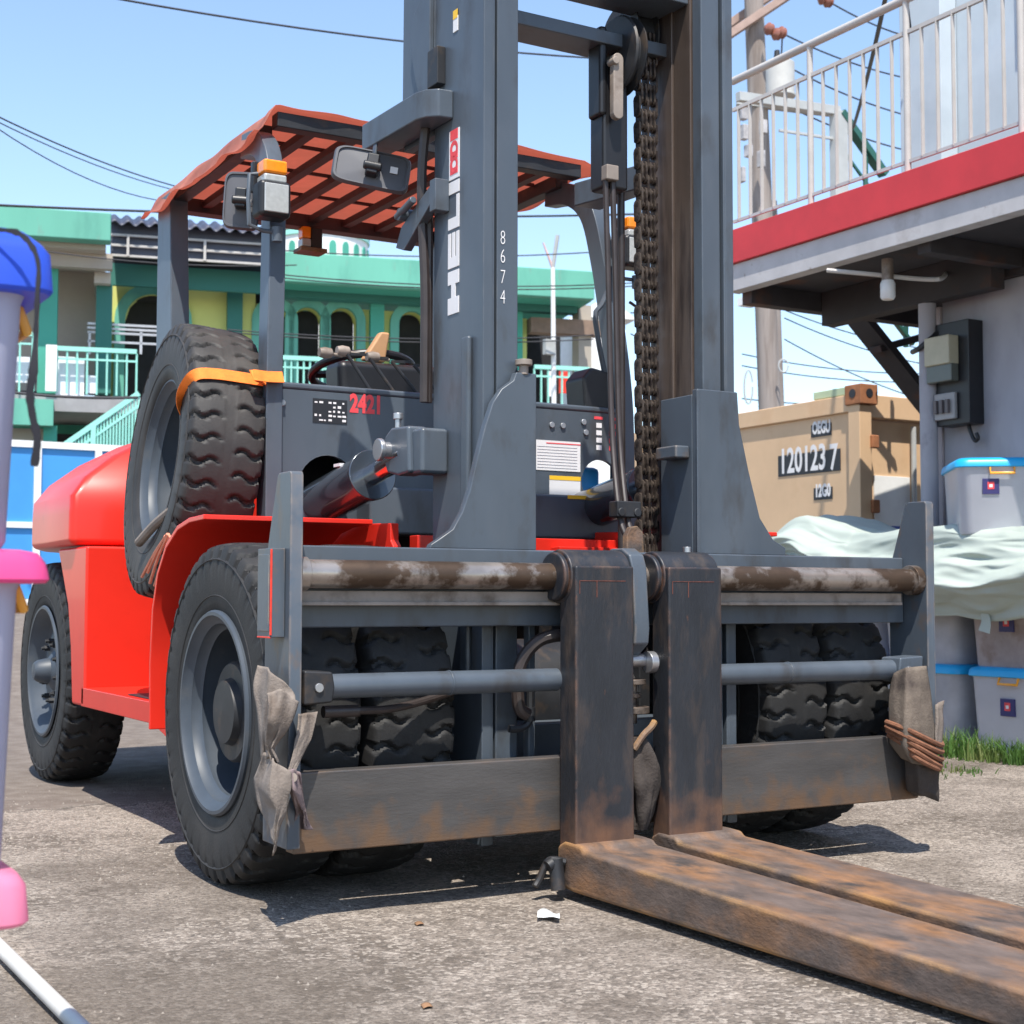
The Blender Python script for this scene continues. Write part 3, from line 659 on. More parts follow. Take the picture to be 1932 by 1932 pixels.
P('roof_front_rail', MB().box(-.655, .655, 1.36, 1.42, 2.545, 2.60), blackm, .004)
P('roof_rear_rail', MB().box(-.655, .655, 2.62, 2.70, 2.53, 2.59), darkbar, .004)
for i in range(7):
    x = -.5+i*.167; P('roof_bar', MB().box(x-.02, x+.02, 1.42, 2.62, 2.55, 2.58), darkbar, .002)
for y in (1.68, 2.0, 2.32): P('roof_cross_bar', MB().box(-.62, .62, y-.008, y+.008, 2.582, 2.594), darkbar, .001)
# ---- lamps and mirrors on the guard legs
for s in (-1, 1):
    y = 1.155; x = s*.735 if s < 0 else s*.80
    x = s*.755
    ind = P('indicator_lamp', MB().box(x-.042, x+.042, y-.045, y+.03, 2.262, 2.292), glass_l, .008)
    P('amber_lens', MB().box(x-.044, x+.044, y-.047, y+.03, 2.293, 2.342), amber, .01, parent=ind)
    P('lamp_base', MB().box(x-.055, x+.055, y+.031, y+.06, 2.24, 2.35), black, .006, parent=ind)
    z = 2.205
    wk = P('work_lamp', MB().box(x-.058, x+.058, y-.05, y+.04, z-.064, z+.064), black, .018, seg=3)
    P('lamp_lens', MB().box(x-.044, x+.044, y-.058, y-.0505, z-.05, z+.05), glass_l, .008, parent=wk)
    P('lamp_yoke', MB().tube([(x-.05, y, z+.09), (x-.078, y, z+.085), (x-.082, y, z), (x-.078, y, z-.09), (x-.03, y, z-.105), (x+.02, y, z-.105)], .008, 8).cyl((x+.02, y-.01, z-.14), (x+.02, y-.01, z-.09), .018), gray, 0, parent=wk)
def mirror(c, wdt, hgt, rot, parent=FL):
    Mx = Matrix.Translation(c) @ rot
    pts = []
    for i in range(32):
        a = 2*PI*i/32; ca, sa = math.cos(a), math.sin(a); k = 6.5
        pts.append((wdt/2*math.copysign(abs(ca)**(2/k), ca), hgt/2*math.copysign(abs(sa)**(2/k), sa)*(1+.06*ca)))
    b = MB(Mx); rings = [(1, 0), (1, -.012), (.96, -.022), (.90, -.022), (.88, -.016), (.0, -.02)]
    vs = [(p[0]*k, z, p[1]*k) for k, z in rings for p in pts]
    b.add(vs, [(i*32+j, i*32+(j+1) % 32, (i+1)*32+(j+1) % 32, (i+1)*32+j) for i in range(5) for j in range(32)]+[tuple(range(31, -1, -1))])
    q = P('rear_view_mirror', b, mirrorb, 0, smooth=40)
    P('mirror_joint', MB(Mx).box(-.02, .02, -.06, -.02, -.035, .035).cyl((-.03, -.055, -.01), (.03, -.055, -.01), .015), black, .006, parent=q)
    return q, Mx
mA, MxA = mirror(U(456, 380, 'y', 1.30), .125, .205, Matrix.Rotation(math.radians(-24), 4, 'Z') @ Matrix.Rotation(math.radians(3), 4, 'Y'))
P('mirror_arm', MB().tube([MxA @ Vector((0, -.05, 0)), (-.76, 1.24, 2.2), (-.73, 1.26, 2.19)], .012, 8), steel, 0, parent=mA)
mB, MxB = mirror(U(700, 322, 'd', 4.86), .255, .13, Matrix.Rotation(math.radians(-20), 4, 'Z') @ Matrix.Rotation(math.radians(9), 4, 'Y') @ Matrix.Rotation(math.radians(-10), 4, 'X'))
P('mirror_hanger', MB().bar(MxB @ Vector((.0, -.04, 0)), MxB @ Vector((-.0, -.03, .12)), .006, .025, ref=(0, 1, 0)), gray, .001, parent=mB)
P('mirror_sticker', MB(MxB).box(.06, .085, -.0235, -.0205, -.005, .018), whiteprint, 0, parent=mB)
# beacon under the rear rail
la, lb_, lc = U(568, 440, 'y', 2.62), U(585, 440, 'y', 2.62), U(606, 440, 'y', 2.62); lz = U(585, 472, 'y', 2.62).z
bc = P('rear_lamp', MB().box(la.x, lb_.x-.001, 2.60, 2.66, lz+.05, 2.53), amber, .008)
P('lamp_clear', MB().box(la.x, lb_.x-.001, 2.60, 2.66, lz+.012, lz+.049), glass_l, .006, parent=bc)
P('lamp_body', MB().box(lb_.x, lc.x, 2.6, 2.68, lz+.01, 2.53), black, .006, parent=bc)
P('lamp_foot', MB().box(la.x-.01, lc.x+.02, 2.59, 2.69, lz-.01, lz+.009), forkbl, .004, parent=bc)
# right leg grab bar
P('grab_bar', MB().tube(smooth_path([(.70, 1.22, 2.08), (.66, 1.22, 2.0), (.63, 1.22, 1.93), (.70, 1.22, 1.62), (.72, 1.22, 1.56)], 3), .011, 8).tube([(.70, 1.22, 1.75), (.76, 1.22, 1.745)], .01, 8), gray, 0)
P('air_duct', MB().prism([(.57, 1.58), (.56, 1.70), (.60, 1.745), (.69, 1.73), (.73, 1.58)], 'y', 1.20, 1.34), black, .012)
P('control_pod', MB().prism([(.335, 1.585), (.31, 1.72), (.345, 1.725), (.375, 1.60)], 'y', 1.28, 1.34), black, .006)
P('cable', MB().tube(smooth_path([(.83, 1.17, 2.29), (.90, 1.17, 2.30), (.95, 1.17, 2.26), (.93, 1.19, 2.1), (.86, 1.2, 2.0), (.78, 1.2, 2.02)]), .006, 6), black, 0)
# steering wheel and levers
sw = MB()
Ms = Matrix.Translation((-.14, 1.74, 1.735)) @ Matrix.Rotation(math.radians(-14), 4, 'X')
sw.xf = Ms; sw.tube([(.2*math.cos(2*PI*i/40), .2*math.sin(2*PI*i/40), 0) for i in range(40)], .017, 10, closed=True)
for a in (.3, 2.84, 4.71): sw.bar((0, 0, -.01), (.2*math.cos(a), .2*math.sin(a), 0), .045, .015)
sw.cyl((0, 0, -.05), (0, 0, .01), .06); sw.cyl((0, 0, -.5), (0, 0, -.05), .03)
P('steering_wheel', sw, black, .002)
P('dash_hood', MB().prism([(-.36, 1.58), (-.37, 1.73), (.08, 1.735), (.12, 1.58)], 'y', 1.44, 1.6), black, .03)
for i in range(4):
    p0 = U(690+i*46+8, 738-2+i*5, 'y', 1.22); p1 = U(655+i*42, 668+i*7, 'y', 1.24)
    q = P('control_lever', MB().cyl(p0, p1, .0065, n=8).bar(p1, p1+Vector((.075, 0, .004)), .008, .01), blackm, 0)
for u, v in ((617, 666), (650, 663), (706, 674)):
    p = U(u, v, 'y', 1.25)
    P('lever_knob', MB().lathe([(-.03, .0), (-.03, .016), (-.01, .021), (.015, .018), (.028, 0)], p, n=14).cyl(p, p+Vector((.06, 0, -.006)), .006), stripm, 0)
P('wooden_grip', MB().prism([(-.245, 1.745), (-.17, 1.86), (-.13, 1.86), (-.15, 1.74)], 'y', 1.50, 1.54), M('pale_wood', (.5, .27, .13), .6, var=.2), .01)
# wiring across the far side

# ------------------------------------------------------------------ tarpaulin over the guard
tarp_r = translucent('red_tarp', (.46, .19, .145), (.76, .36, .28), .55, rough=.7, var=.18, vscale=9, col2=(.66, .30, .22), ramp=(.45, .7), scale=4, bump=.2, bscale=30)
def tarp_fn(u, v):
    x = -.80+1.56*u; y = 1.34+1.42*v
    z = 2.612+.012*nz3(x*5, y*4, 1)
    e = sstep((-.66-x)/.12)
    if x < -.66: z -= e*(.115+.05*nz3(1, y*5, 2)); x = -.66-(-.66-x)*.65-.025*nz3(y*7, 2, 3)*e
    if x > .68: z += .02*math.sin(y*9)-.03*sstep((x-.68)/.08)
    if v < .06: z += .008
    y += .012*nz3(x*7, v*3, 5)
    return (x, y, z)
tag(MB().grid(tarp_fn, 64, 44).build('tarpaulin', tarp_r, solid=.003, smooth=180), 'faded red tarpaulin draped over the forklift overhead guard', 'tarpaulin')

# ------------------------------------------------------------------ spare wheel and strap
SPC = Vector((-.875, 1.62, 1.325))
SPR = Matrix.Rotation(math.radians(-4), 4, 'Z') @ Matrix.Rotation(math.radians(6), 4, 'Y')
SP = thing('spare_wheel', 'spare truck wheel strapped upright beside the forklift cab', 'wheel', (SPC.x, SPC.y, .82))
q = place('tyre', TYS, SP, SPC, SPR.to_euler())
q2 = place('rim', rim_deep, SP, SPC, SPR.to_euler())
place('rim_centre', MB().lathe([(.082, .092), (.075, .085), (.075, .0)], n=32).mesh('rim_centre', blackm), SP, SPC, SPR.to_euler())
def ribbon(path, wd, nrm, th=.003):
    pth = smooth_path(path, 5); b = MB(); vs = []
    for i, p in enumerate(pth):
        d = (pth[min(i+1, len(pth)-1)]-pth[max(i-1, 0)]).normalized(); n_ = V3(nrm); a = d.cross(n_).normalized(); c = a.cross(d).normalized()
        ww = wd if not callable(wd) else wd(i/(len(pth)-1))
        for i2, j2 in ((-1, 0), (1, 0), (1, 1), (-1, 1)): vs.append(p+a*(i2*ww/2)+c*(j2*th))
    n4 = len(pth); fs = [(i*4+j, i*4+(j+1) % 4, (i+1)*4+(j+1) % 4, (i+1)*4+j) for i in range(n4-1) for j in range(4)]+[(3, 2, 1, 0), tuple(range((n4-1)*4, n4*4))]
    return b.add(vs, fs)
def on_sp(ax, th, r): return SPC+(SPR @ Vector((ax, r*math.sin(th)*-1, r*math.cos(th))))
# th measured from the top towards the front (-y)
t0 = math.radians(58)
pts = [on_sp(-.075, math.radians(66), .255), on_sp(-.105, math.radians(64), .30), on_sp(-.137, math.radians(62), .36), on_sp(-.14, math.radians(61), .44), on_sp(-.122, math.radians(60), .502), on_sp(-.06, math.radians(59), .513), on_sp(.03, math.radians(58.5), .513), on_sp(.12, math.radians(58), .512)]
pts += [U(476, 708, 'y', 1.125), U(505, 711, 'y', 1.128), U(534, 712, 'y', 1.13)]
tag(ribbon(pts, .042, (0, -1, .4), .003).build('ratchet_strap', orange, smooth=60), 'orange webbing strap holding the spare wheel to the guard leg', 'strap')
b = MB(); p = on_sp(-.06, math.radians(66), .25)
o = tag(ribbon([p, p+Vector((-.035, -.005, -.03)), p+Vector((-.02, 0, -.09)), p+Vector((.0, 0, -.15))], .045, (-1, -.3, 0), .006).build('strap_end', M('stained_strap', (.25, .09, .03), .8, var=.3, vscale=30), smooth=60), 'brown stained strap tail hanging inside the spare wheel rim', 'strap')
# rope bundle at the bottom of the spare wheel
b = MB()
p0, p1 = U(262, 1024, 'x', -1.06), U(325, 962, 'x', -1.03)
b.tube(smooth_path([p0, (p0+p1)/2+Vector((0, 0, .008)), p1]), .017, 10)
tag(b.build('cloth_roll', canvas), 'rolled pale rag stuck through the spare wheel', 'rag')
rp = M('pink_rope', (.62, .24, .15), .85, var=.2, vscale=40)
for k, (a, c) in enumerate((((316, 1008), (268, 1088)), ((318, 1008), (283, 1100)), ((321, 1012), (292, 1105)), ((312, 1012), (279, 1080)))):
    A = U(*a, 'x', -1.085); C = U(*c, 'x', -1.085)
    tag(MB().tube(smooth_path([A, (A+C)/2+Vector((.0, .01*math.sin(k*2.), .008)), C]), .006, 6).build('rope_end', rp), 'thin pink rope end hanging below the spare wheel', 'rope', 'pink rope ends below the spare wheel')

# ------------------------------------------------------------------ rags on the carriage
def cloth(name, outline, plane_pts, mat, label, cat='rag', amp=.02, nu=30, nv=26, solid=.004, fold=9, seed=0, curl=0):
    """patch through a 3x3.. grid of control points given as pixel + plane"""
    rows = [[U(*q) for q in r] for r in plane_pts]
    def fn(u, v):
        a = u*(len(rows)-1); i = min(int(a), len(rows)-2); f = a-i
        def ev(r):
            c = v*(len(r)-1); j = min(int(c), len(r)-2); g = c-j; return r[j].lerp(r[j+1], g)
        p = ev(rows[i]).lerp(ev(rows[i+1]), f)
        n1 = 1-2*abs(nz3(u*1.2+seed, v*2.3, seed*1.7)); n2 = nz3(u*2.2+seed, v*4, 4+seed)
        return p+Vector((-.5, -.85, .1))*(amp*n1+amp*.5*n2)+Vector((.85, -.5, .3))*(amp*.5*nz3(v*2.5, u*2.5, seed+9))
    return tag(MB().grid(fn, nu, nv).build(name, mat, solid=solid, smooth=70), label, cat)
X_, Y_ = 'x', 'y'
cloth('rag', None, [[(487, 1255, X_, -1.19), (512, 1262, X_, -1.19), (552, 1300, Y_, -.075)], [(484, 1310, X_, -1.19), (508, 1320, X_, -1.20), (556, 1322, Y_, -.09)], [(490, 1375, X_, -1.19), (505, 1385, X_, -1.20), (520, 1380, Y_, -.085)], [(494, 1430, X_, -1.18), (503, 1432, X_, -1.19), (512, 1425, Y_, -.08)]], canvas, 'pale canvas rag knotted round the carriage bracket with the red edged clamp', seed=1, amp=.024)
cloth('rag', None, [[(505, 1310, Y_, -.095), (530, 1300, Y_, -.11), (562, 1325, Y_, -.10)], [(502, 1360, Y_, -.10), (520, 1365, Y_, -.115), (545, 1372, Y_, -.10)], [(505, 1405, Y_, -.09), (512, 1410, Y_, -.10), (520, 1412, Y_, -.09)], [(512, 1440, Y_, -.085), (518, 1442, Y_, -.09), (527, 1440, Y_, -.085)]], canvas, 'pale canvas rag end folded over the bracket edge beside the positioner cylinder', seed=2, amp=.02)
cloth('rag', None, [[(564, 1347, Y_, -.06), (582, 1345, Y_, -.055), (600, 1343, Y_, -.05)], [(560, 1385, Y_, -.07), (574, 1390, Y_, -.065), (590, 1392, Y_, -.06)], [(552, 1430, Y_, -.08), (558, 1434, Y_, -.08), (566, 1436, Y_, -.075)], [(540, 1465, Y_, -.085), (545, 1470, Y_, -.09), (550, 1470, Y_, -.085)]], canvas, 'beige cloth strip tied diagonally from the cylinder clevis to the bracket', seed=3, amp=.012)
cloth('rag', None, [[(500, 1420, X_, -1.19), (520, 1430, Y_, -.10), (548, 1458, Y_, -.10)], [(480, 1470, X_, -1.185), (512, 1480, Y_, -.105), (552, 1490, Y_, -.11)], [(488, 1500, X_, -1.185), (512, 1520, Y_, -.10), (545, 1530, Y_, -.10)], [(498, 1530, X_, -1.18), (518, 1540, Y_, -.095), (530, 1560, Y_, -.09)], [(510, 1560, X_, -1.18), (518, 1590, Y_, -.085), (522, 1612, Y_, -.08)]], canvas, 'dirty canvas rag bunched low on the bracket with the red edged clamp', seed=4, amp=.026)
cloth('rag', None, [[(540, 1455, Y_, -.10), (556, 1450, Y_, -.10), (566, 1460, Y_, -.09)], [(545, 1490, Y_, -.095), (560, 1495, Y_, -.10), (578, 1510, Y_, -.06)], [(560, 1530, Y_, -.05), (570, 1535, Y_, -.045), (582, 1545, Y_, -.04)], [(556, 1560, Y_, -.03), (570, 1565, Y_, -.03), (588, 1566, Y_, -.025)]], M('violet_grey_rag', (.2, .15, .15), .95, var=.25, vscale=12, col2=(.09, .065, .06), ramp=(.5, .7), scale=9, bump=.3, bscale=120), 'purplish grey rag tail hanging in front of the lower plate', seed=5, amp=.02)
tag(MB().cyl(U(552, 1467, Y_, -.115), U(552, 1467, Y_, -.10), .012, n=14).build('tied_button', stripm), 'small round pale button on the knotted rag', 'button')
# right bracket sack with rope
cloth('sack', None, [[(1682, 1272, Y_, -.01), (1708, 1260, Y_, -.075), (1748, 1256, Y_, -.085)], [(1678, 1320, Y_, -.01), (1708, 1315, Y_, -.10), (1758, 1310, Y_, -.09)], [(1675, 1365, Y_, -.01), (1705, 1370, Y_, -.10), (1764, 1368, Y_, -.09)], [(1676, 1400, Y_, -.0), (1706, 1410, Y_, -.095), (1768, 1420, Y_, -.085)], [(1700, 1430, Y_, -.03), (1720, 1440, Y_, -.09), (1772, 1448, Y_, -.08)]], M('brown_canvas', (.17, .135, .105), .95, var=.3, vscale=7, col2=(.06, .045, .038), ramp=(.5, .7), scale=6, bump=.35, bscale=150), 'brown canvas sack tied over the carriage bracket next to the storage boxes', 'sack', seed=6, amp=.014)
cloth('sack', None, [[(1703, 1420, Y_, -.03), (1730, 1430, Y_, -.085), (1772, 1440, Y_, -.08)], [(1706, 1460, Y_, -.02), (1732, 1470, Y_, -.075), (1772, 1470, Y_, -.07)], [(1712, 1490, Y_, -.01), (1735, 1497, Y_, -.06), (1772, 1490, Y_, -.06)], [(1722, 1500, Y_, -.0), (1745, 1502, Y_, -.05), (1769, 1512, Y_, -.05)]], canvasd, 'dark lower flap of the tied sack above the ground', 'sack', seed=7, amp=.012)
cloth('sack', None, [[(1764, 1330, Y_, -.09), (1772, 1325, Y_, -.08), (1779, 1322, Y_, -.06)], [(1764, 1380, Y_, -.09), (1772, 1375, Y_, -.08), (1778, 1360, Y_, -.06)], [(1765, 1420, Y_, -.09), (1770, 1425, Y_, -.08), (1775, 1420, Y_, -.06)]], canvas, 'loose pale corner of the sack sticking out sideways', 'sack', seed=8, amp=.012, nu=10, nv=8)
for k, (a, b_, c) in enumerate((((1672, 1362), (1715, 1378), (1772, 1405)), ((1672, 1370), (1715, 1392), (1772, 1418)), ((1674, 1378), (1718, 1402), (1772, 1432)), ((1676, 1386), (1722, 1415), (1770, 1444)), ((1690, 1395), (1726, 1428), (1768, 1450)))):
    tag(MB().tube(smooth_path([U(*a, Y_, -.02), U(*b_, Y_, -.112), U(*c, Y_, -.10), U(c[0]+4, c[1]-4, Y_, -.03)]), .0085, 7).build('rope', ropem), 'brown rope wound round the canvas sack on the carriage bracket', 'rope', 'rope turns round the canvas sack')
# bundle of rag between the forks
def bundle(u, v):
    a = 2*PI*u; z = .165+.27*v; r = .042*(1-.55*abs(2*v-1)**2.2)*(1+.22*math.sin(3*a+5*v)+.25*nz3(math.cos(a)*2, math.sin(a)*2, v*5))
    return (-.052+r*math.cos(a)*1.15+.01*math.sin(v*4), -.045+r*math.sin(a), z)
tag(MB().grid(bundle, 40, 30, wrap=True).build('rag_bundle', canvasd, smooth=80), 'dark greasy rag bundle stuffed between the two fork shanks', 'rag')
tag(MB().tube(smooth_path([(-.09, -.07, .40), (-.06, -.075, .44), (-.03, -.07, .46), (-.01, -.06, .475)]), [.01]*19, 8).build('rag_tie', forkbl), 'brown twisted tie above the rag bundle between the forks', 'rope')
# litter
tag(MB().grid(lambda u, v: tuple(U(1014+42*u, 1719+12*v-3*math.sin(u*5), 'z', .004)+Vector((0, 0, .004*math.sin(u*6+v*3)))), 8, 4).build('paper_scrap', whitep, solid=.001), 'small white paper scrap on the concrete near the fork heel', 'litter')
for k, (u, v) in enumerate(((791, 1740), (805, 1895))):
    p = U(u, v, 'z', 0)
    tag(MB().grid(lambda a, c: (p.x+.022*(a-.5)+.008*(c-.5), p.y+.03*(c-.5), gh(p.x, p.y)+.003+.003*math.sin(a*3)), 5, 4).build('dry_leaf', M('dry_leaf', (.26, .14, .07), .8, var=.3), solid=.001), 'small dry brown leaf on the concrete', 'leaf', 'dry leaves on the concrete')

# ------------------------------------------------------------------ storage boxes
def plastic(name, col, tcol, mixf=.35, rough=.35, **k): return translucent(name, col, tcol, mixf, rough=rough, **k)
clearp = plastic('milky_plastic', (.64, .64, .70), (.66, .66, .74), .3, var=.07, vscale=4, coat=.2)
clearv = plastic('lilac_plastic', (.50, .52, .66), (.55, .57, .74), .3, var=.07, vscale=4, coat=.2)
dirtyp = plastic('dirty_plastic', (.42, .36, .36), (.42, .36, .36), .2, var=.2, vscale=6, col2=(.16, .085, .05), ramp=(.52, .75), scale=4)
greyp = plastic('grey_plastic', (.47, .48, .53), (.5, .5, .55), .2, var=.2, vscale=5)
bluel = M('sky_blue_lid', (.012, .36, .70), .35, var=.08)
bluer = plastic('royal_blue_lid', (.035, .10, .62), (.06, .16, .75), .25, var=.06)
pinkl = plastic('pink_lid', (.80, .09, .30), (.85, .14, .36), .3, var=.06)
pinkp = plastic('pale_pink_lid', (.86, .27, .42), (.9, .35, .5), .35, var=.06)
orangep = M('orange_plastic', (.85, .36, .03), .35, var=.08)
greenl = M('green_lid', (.05, .5, .06), .35, var=.1)
def rrect(w, d, r, n=5):
    pts = []
    for cx, cy, a0 in ((w/2-r, d/2-r, 0), (-w/2+r, d/2-r, 90), (-w/2+r, -d/2+r, 180), (w/2-r, -d/2+r, 270)):
        for i in range(n+1):
            a = math.radians(a0+90*i/n); pts.append((cx+r*math.cos(a), cy+r*math.sin(a)))
    return pts
def loft(rings, Mx=None):
    b = MB(Mx); m = len(rings[0][0]); vs = [(p[0], p[1], z) for pts, z in rings for p in pts]
    return b.add(vs, [(i*m+j, i*m+(j+1) % m, (i+1)*m+(j+1) % m, (i+1)*m+j) for i in range(len(rings)-1) for j in range(m)]+[tuple(range(m-1, -1, -1)), tuple(range((len(rings)-1)*m, len(rings)*m))])
def storage_box(c, rz, w, d, h, body, lid, label, handle=None, sticker=None, group=None, dome=.012, taper=.88, top=.965, lh=.05, rc=.14):
    t = thing('storage_box', label, 'storage box', c, group); R_ = Matrix.Translation(c) @ Matrix.Rotation(rz, 4, 'Z')
    r = min(w, d)*rc
    loft([(rrect(w*taper, d*taper, r), .0), (rrect(w*taper+.012, d*taper+.012, r), .012), (rrect(w*top, d*top, r), h-lh-.01), (rrect(w*(top+.02), d*(top+.02), r), h-lh+.001)], R_).build('tub', body, t, smooth=50)
    if lid: loft([(rrect(w+.012, d+.012, r), h-lh), (rrect(w+.02, d+.02, r), h-lh+.005), (rrect(w+.012, d+.012, r), h-.018), (rrect(w*.985, d*.985, r), h-.004), (rrect(w*.9, d*.9, r), h-.002+dome*.6), (rrect(w*.5, d*.5, r), h-.002+dome)], R_).build('lid', lid, t, smooth=40)
    if handle:
        for sy in handle[1]:
            y = sy*(d/2+.012)
            MB(R_).tube([(-.075, y, h-.075), (-.075, y+sy*.018, h-.08), (.075, y+sy*.018, h-.08), (.075, y, h-.075)], .009, 8).box(-.085, -.065, y-.012*sy if sy > 0 else y, y if sy > 0 else y+.012, h-.09, h-.01).box(.065, .085, y-.012 if sy > 0 else y, y if sy > 0 else y+.012, h-.09, h-.01).build('handle', handle[0], t, smooth=40)
        for sx in handle[2] if len(handle) > 2 else ():
            x = sx*(w/2*top+.004)
            MB(R_).tube([(x, -.065, h-lh+.012), (x+sx*.018, -.065, h-lh-.035), (x+sx*.018, .065, h-lh-.035), (x, .065, h-lh+.012)], .008, 8).build('handle', handle[0], t, smooth=40)
    if sticker:
        sx, y0, z0, s_ = sticker
        x = sx*(w/2*.955)
        q = MB(R_).box(*sorted((x-sx*.02, x+sx*.004)), y0-s_/2, y0+s_/2, z0, z0+s_*.95).build('sticker', M('navy_print', (.03, .025, .12), .5, var=0), t)
        MB(R_).box(*sorted((x, x+sx*.0055)), y0-s_*.2, y0+s_*.2, z0+s_*.3, z0+s_*.75).build('sticker_mark', redprint, q)
        MB(R_).box(*sorted((x, x+sx*.006)), y0-s_*.1, y0+s_*.1, z0+s_*.42, z0+s_*.6).build('sticker_mark', whiteprint, q)
    return t
# foreground stack at the left
sp = lambda u, z, d=2.0: (lambda p: Vector((p.x, p.y, z)))(U(u, 1130, 'd', d))
rz0 = -YAW+math.radians(0)
fh = Vector((math.sin(YAW), math.cos(YAW), 0))
for k, (z0, h, lid, body, hh) in enumerate(((0, .468, pinkp, clearv, 0), (.468, .432, pinkl, clearv, 1), (.90, .425, bluer, clearv, 1))):
    w_, d_ = .44, .36
    ue = (76, 102, 98)[k]; c = sp(ue, z0)+Vector((-w_/2-.01, d_/2+.01, 0)); c.z = z0
    storage_box(c, 0, w_, d_, h, body, lid, ('milky box with pale pink lid at the bottom of the roadside stack', 'milky box with magenta lid and orange handle in the roadside stack', 'milky box with royal blue lid topping the roadside stack')[k],
                (orangep, (), (1,)) if hh else None, dome=(.004, .004, .025)[k], taper=.80, top=.88, rc=.09, lh=(.07, .045, .075)[k])
p = sp(60, 1.30)
strapb = M('black_tape', (.012, .012, .018), .8, var=.3)
pts = [U(-20, 432, 'd', 1.98), U(30, 438, 'd', 1.98), U(58, 462, 'd', 1.975), U(72, 500, 'd', 1.97), U(70, 560, 'd', 1.965), U(66, 640, 'd', 1.965), U(62, 700, 'd', 1.96), U(56, 745, 'd', 1.96), U(62, 790, 'd', 1.96), U(70, 830, 'd', 1.96), U(64, 880, 'd', 1.96)]
tag(ribbon(pts, lambda t: .005+.007*abs(nz3(t*34, 1, 2))+(.004 if t > .55 else 0), fwd, .002).build('black_tie', strapb, smooth=50), 'frayed black tape hanging down from the blue lidded box', 'tape')
# white pipe on the ground
tag(MB().cyl((-1.838, .9, .018), (-1.838, -1.9, .018), .0165, n=24).build('white_pipe', M('white_pvc', (.5, .485, .455), .5, var=.1, col2=(.5, .47, .42), ramp=(.55, .75)), smooth=50), 'white plastic pipe lying on the concrete by the box stack', 'pipe')

# right hand stacks against the wall
S = [(4.10, 2.02, 0, .46, clearp, bluel, 'milky box with blue lid standing on the ground by the grass', 1),
     (4.10, 2.02, .46, .44, dirtyp, bluel, 'brown stained plastic box under the pale cover', 1),
     (4.12, 2.72, 0, .46, greyp, bluel, 'grey plastic box with blue lid on the ground under the green lidded one', 0),
     (4.12, 2.72, .46, .44, greyp, greenl, 'grey plastic box with green lid under the pale cover', 0),
     (4.12, 3.40, 0, .46, clearp, bluel, 'milky box with blue lid on the ground beyond the dual wheels', 0),
     (4.12, 3.40, .46, .44, clearp, bluel, 'milky box with blue lid on the second layer closest to the container', 0),
     (4.10, 1.34, 0, .46, clearp, bluel, 'milky ground level box farthest from the shipping container', 0),
     (4.10, 1.34, .46, .44, dirtyp, bluel, 'stained second layer box farthest from the shipping container', 0)]
for x, y, z, h, bo, li, lab, st in S:
    storage_box((x, y, z), PI/2 if False else 0, .50, .62, h, bo, li, lab, (orangep, (), (-1,)), (-1, -.02 if not st else .02, .2, .10) if st else None)
storage_box((4.06, 2.30, 1.20), math.radians(52), .60, .48, .42, clearp, bluel, 'milky box with blue lid and orange clips on top of the covered pile', (orangep, (-1,), (-1,)), (-1, .06, .22, .09))
for y0, y1, x0, x1, z0, z1 in ((1.02, 2.36, 3.84, 4.34, .902, 1.19), (2.40, 3.9, 3.86, 4.36, .902, 1.10)):
    tag(BX('crate_pile', greyp, None, x0, x1, y0, y1, z0, z1, bevel=.03), 'covered crate under the pale green sheet beside the %s boxes' % ('stained' if y0 < 2 else 'grey'), 'crate')
sheetm = translucent('pale_green_sheet', (.50, .56, .50), (.5, .57, .5), .22, rough=.5, var=.08, vscale=3)
def sheet(u, v):
    y = 5.3-4.6*u
    top = 1.22+.05*nz3(y*1.3, 0, 1)
    if y > 3.2: top = 1.22-.33*sstep((y-3.2)/1.7)+.20*math.exp(-((y-3.75)/.35)**2)
    bot = .76+.06*math.sin(y*2.3)+.05*nz3(y*2, 3, 0)
    if v < .35: t = v/.35; x = 4.42-.6*t; z = top+.02*math.sin(t*3)
    else:
        t = (v-.35)/.65; x = 3.82-.10*math.sin(t*PI*.8)-.03*t; z = top+(bot-top)*t
        rd = lambda n_: 1-2*abs(n_)
        sw = .05*math.sin(10*t+1.3*math.sin(y*1.9)+y*1.2)+.05*rd(nz3(y*.8+t*1.2, t*3.2, 2))+.028*rd(nz3(y*1.7-t*2, t*7, 7))+.014*rd(nz3(y*4, t*12, 4))
        x -= sw*math.sin(t*PI); z += .03*math.sin(y*3+t*5)*(1-t)
    x += .02*nz3(y*3, v*7, 5); z += .02*(1-2*abs(nz3(y*2.2, v*9, 8)))
    return (x, y, z)
tag(MB().grid(sheet, 260, 120).build('cover_sheet', sheetm, solid=.003, smooth=180), 'pale green plastic sheet draped over the pile of boxes', 'cover sheet')
tag(ribbon([(3.72, 2.05, .86), (3.71, 2.06, .80), (3.715, 2.05, .72), (3.71, 2.06, .66)], lambda t: .03+.05*t, (-1, 0, 0), .003).build('sheet_tail', sheetm), 'torn tail of pale sheet hanging in front of the stained box', 'plastic')
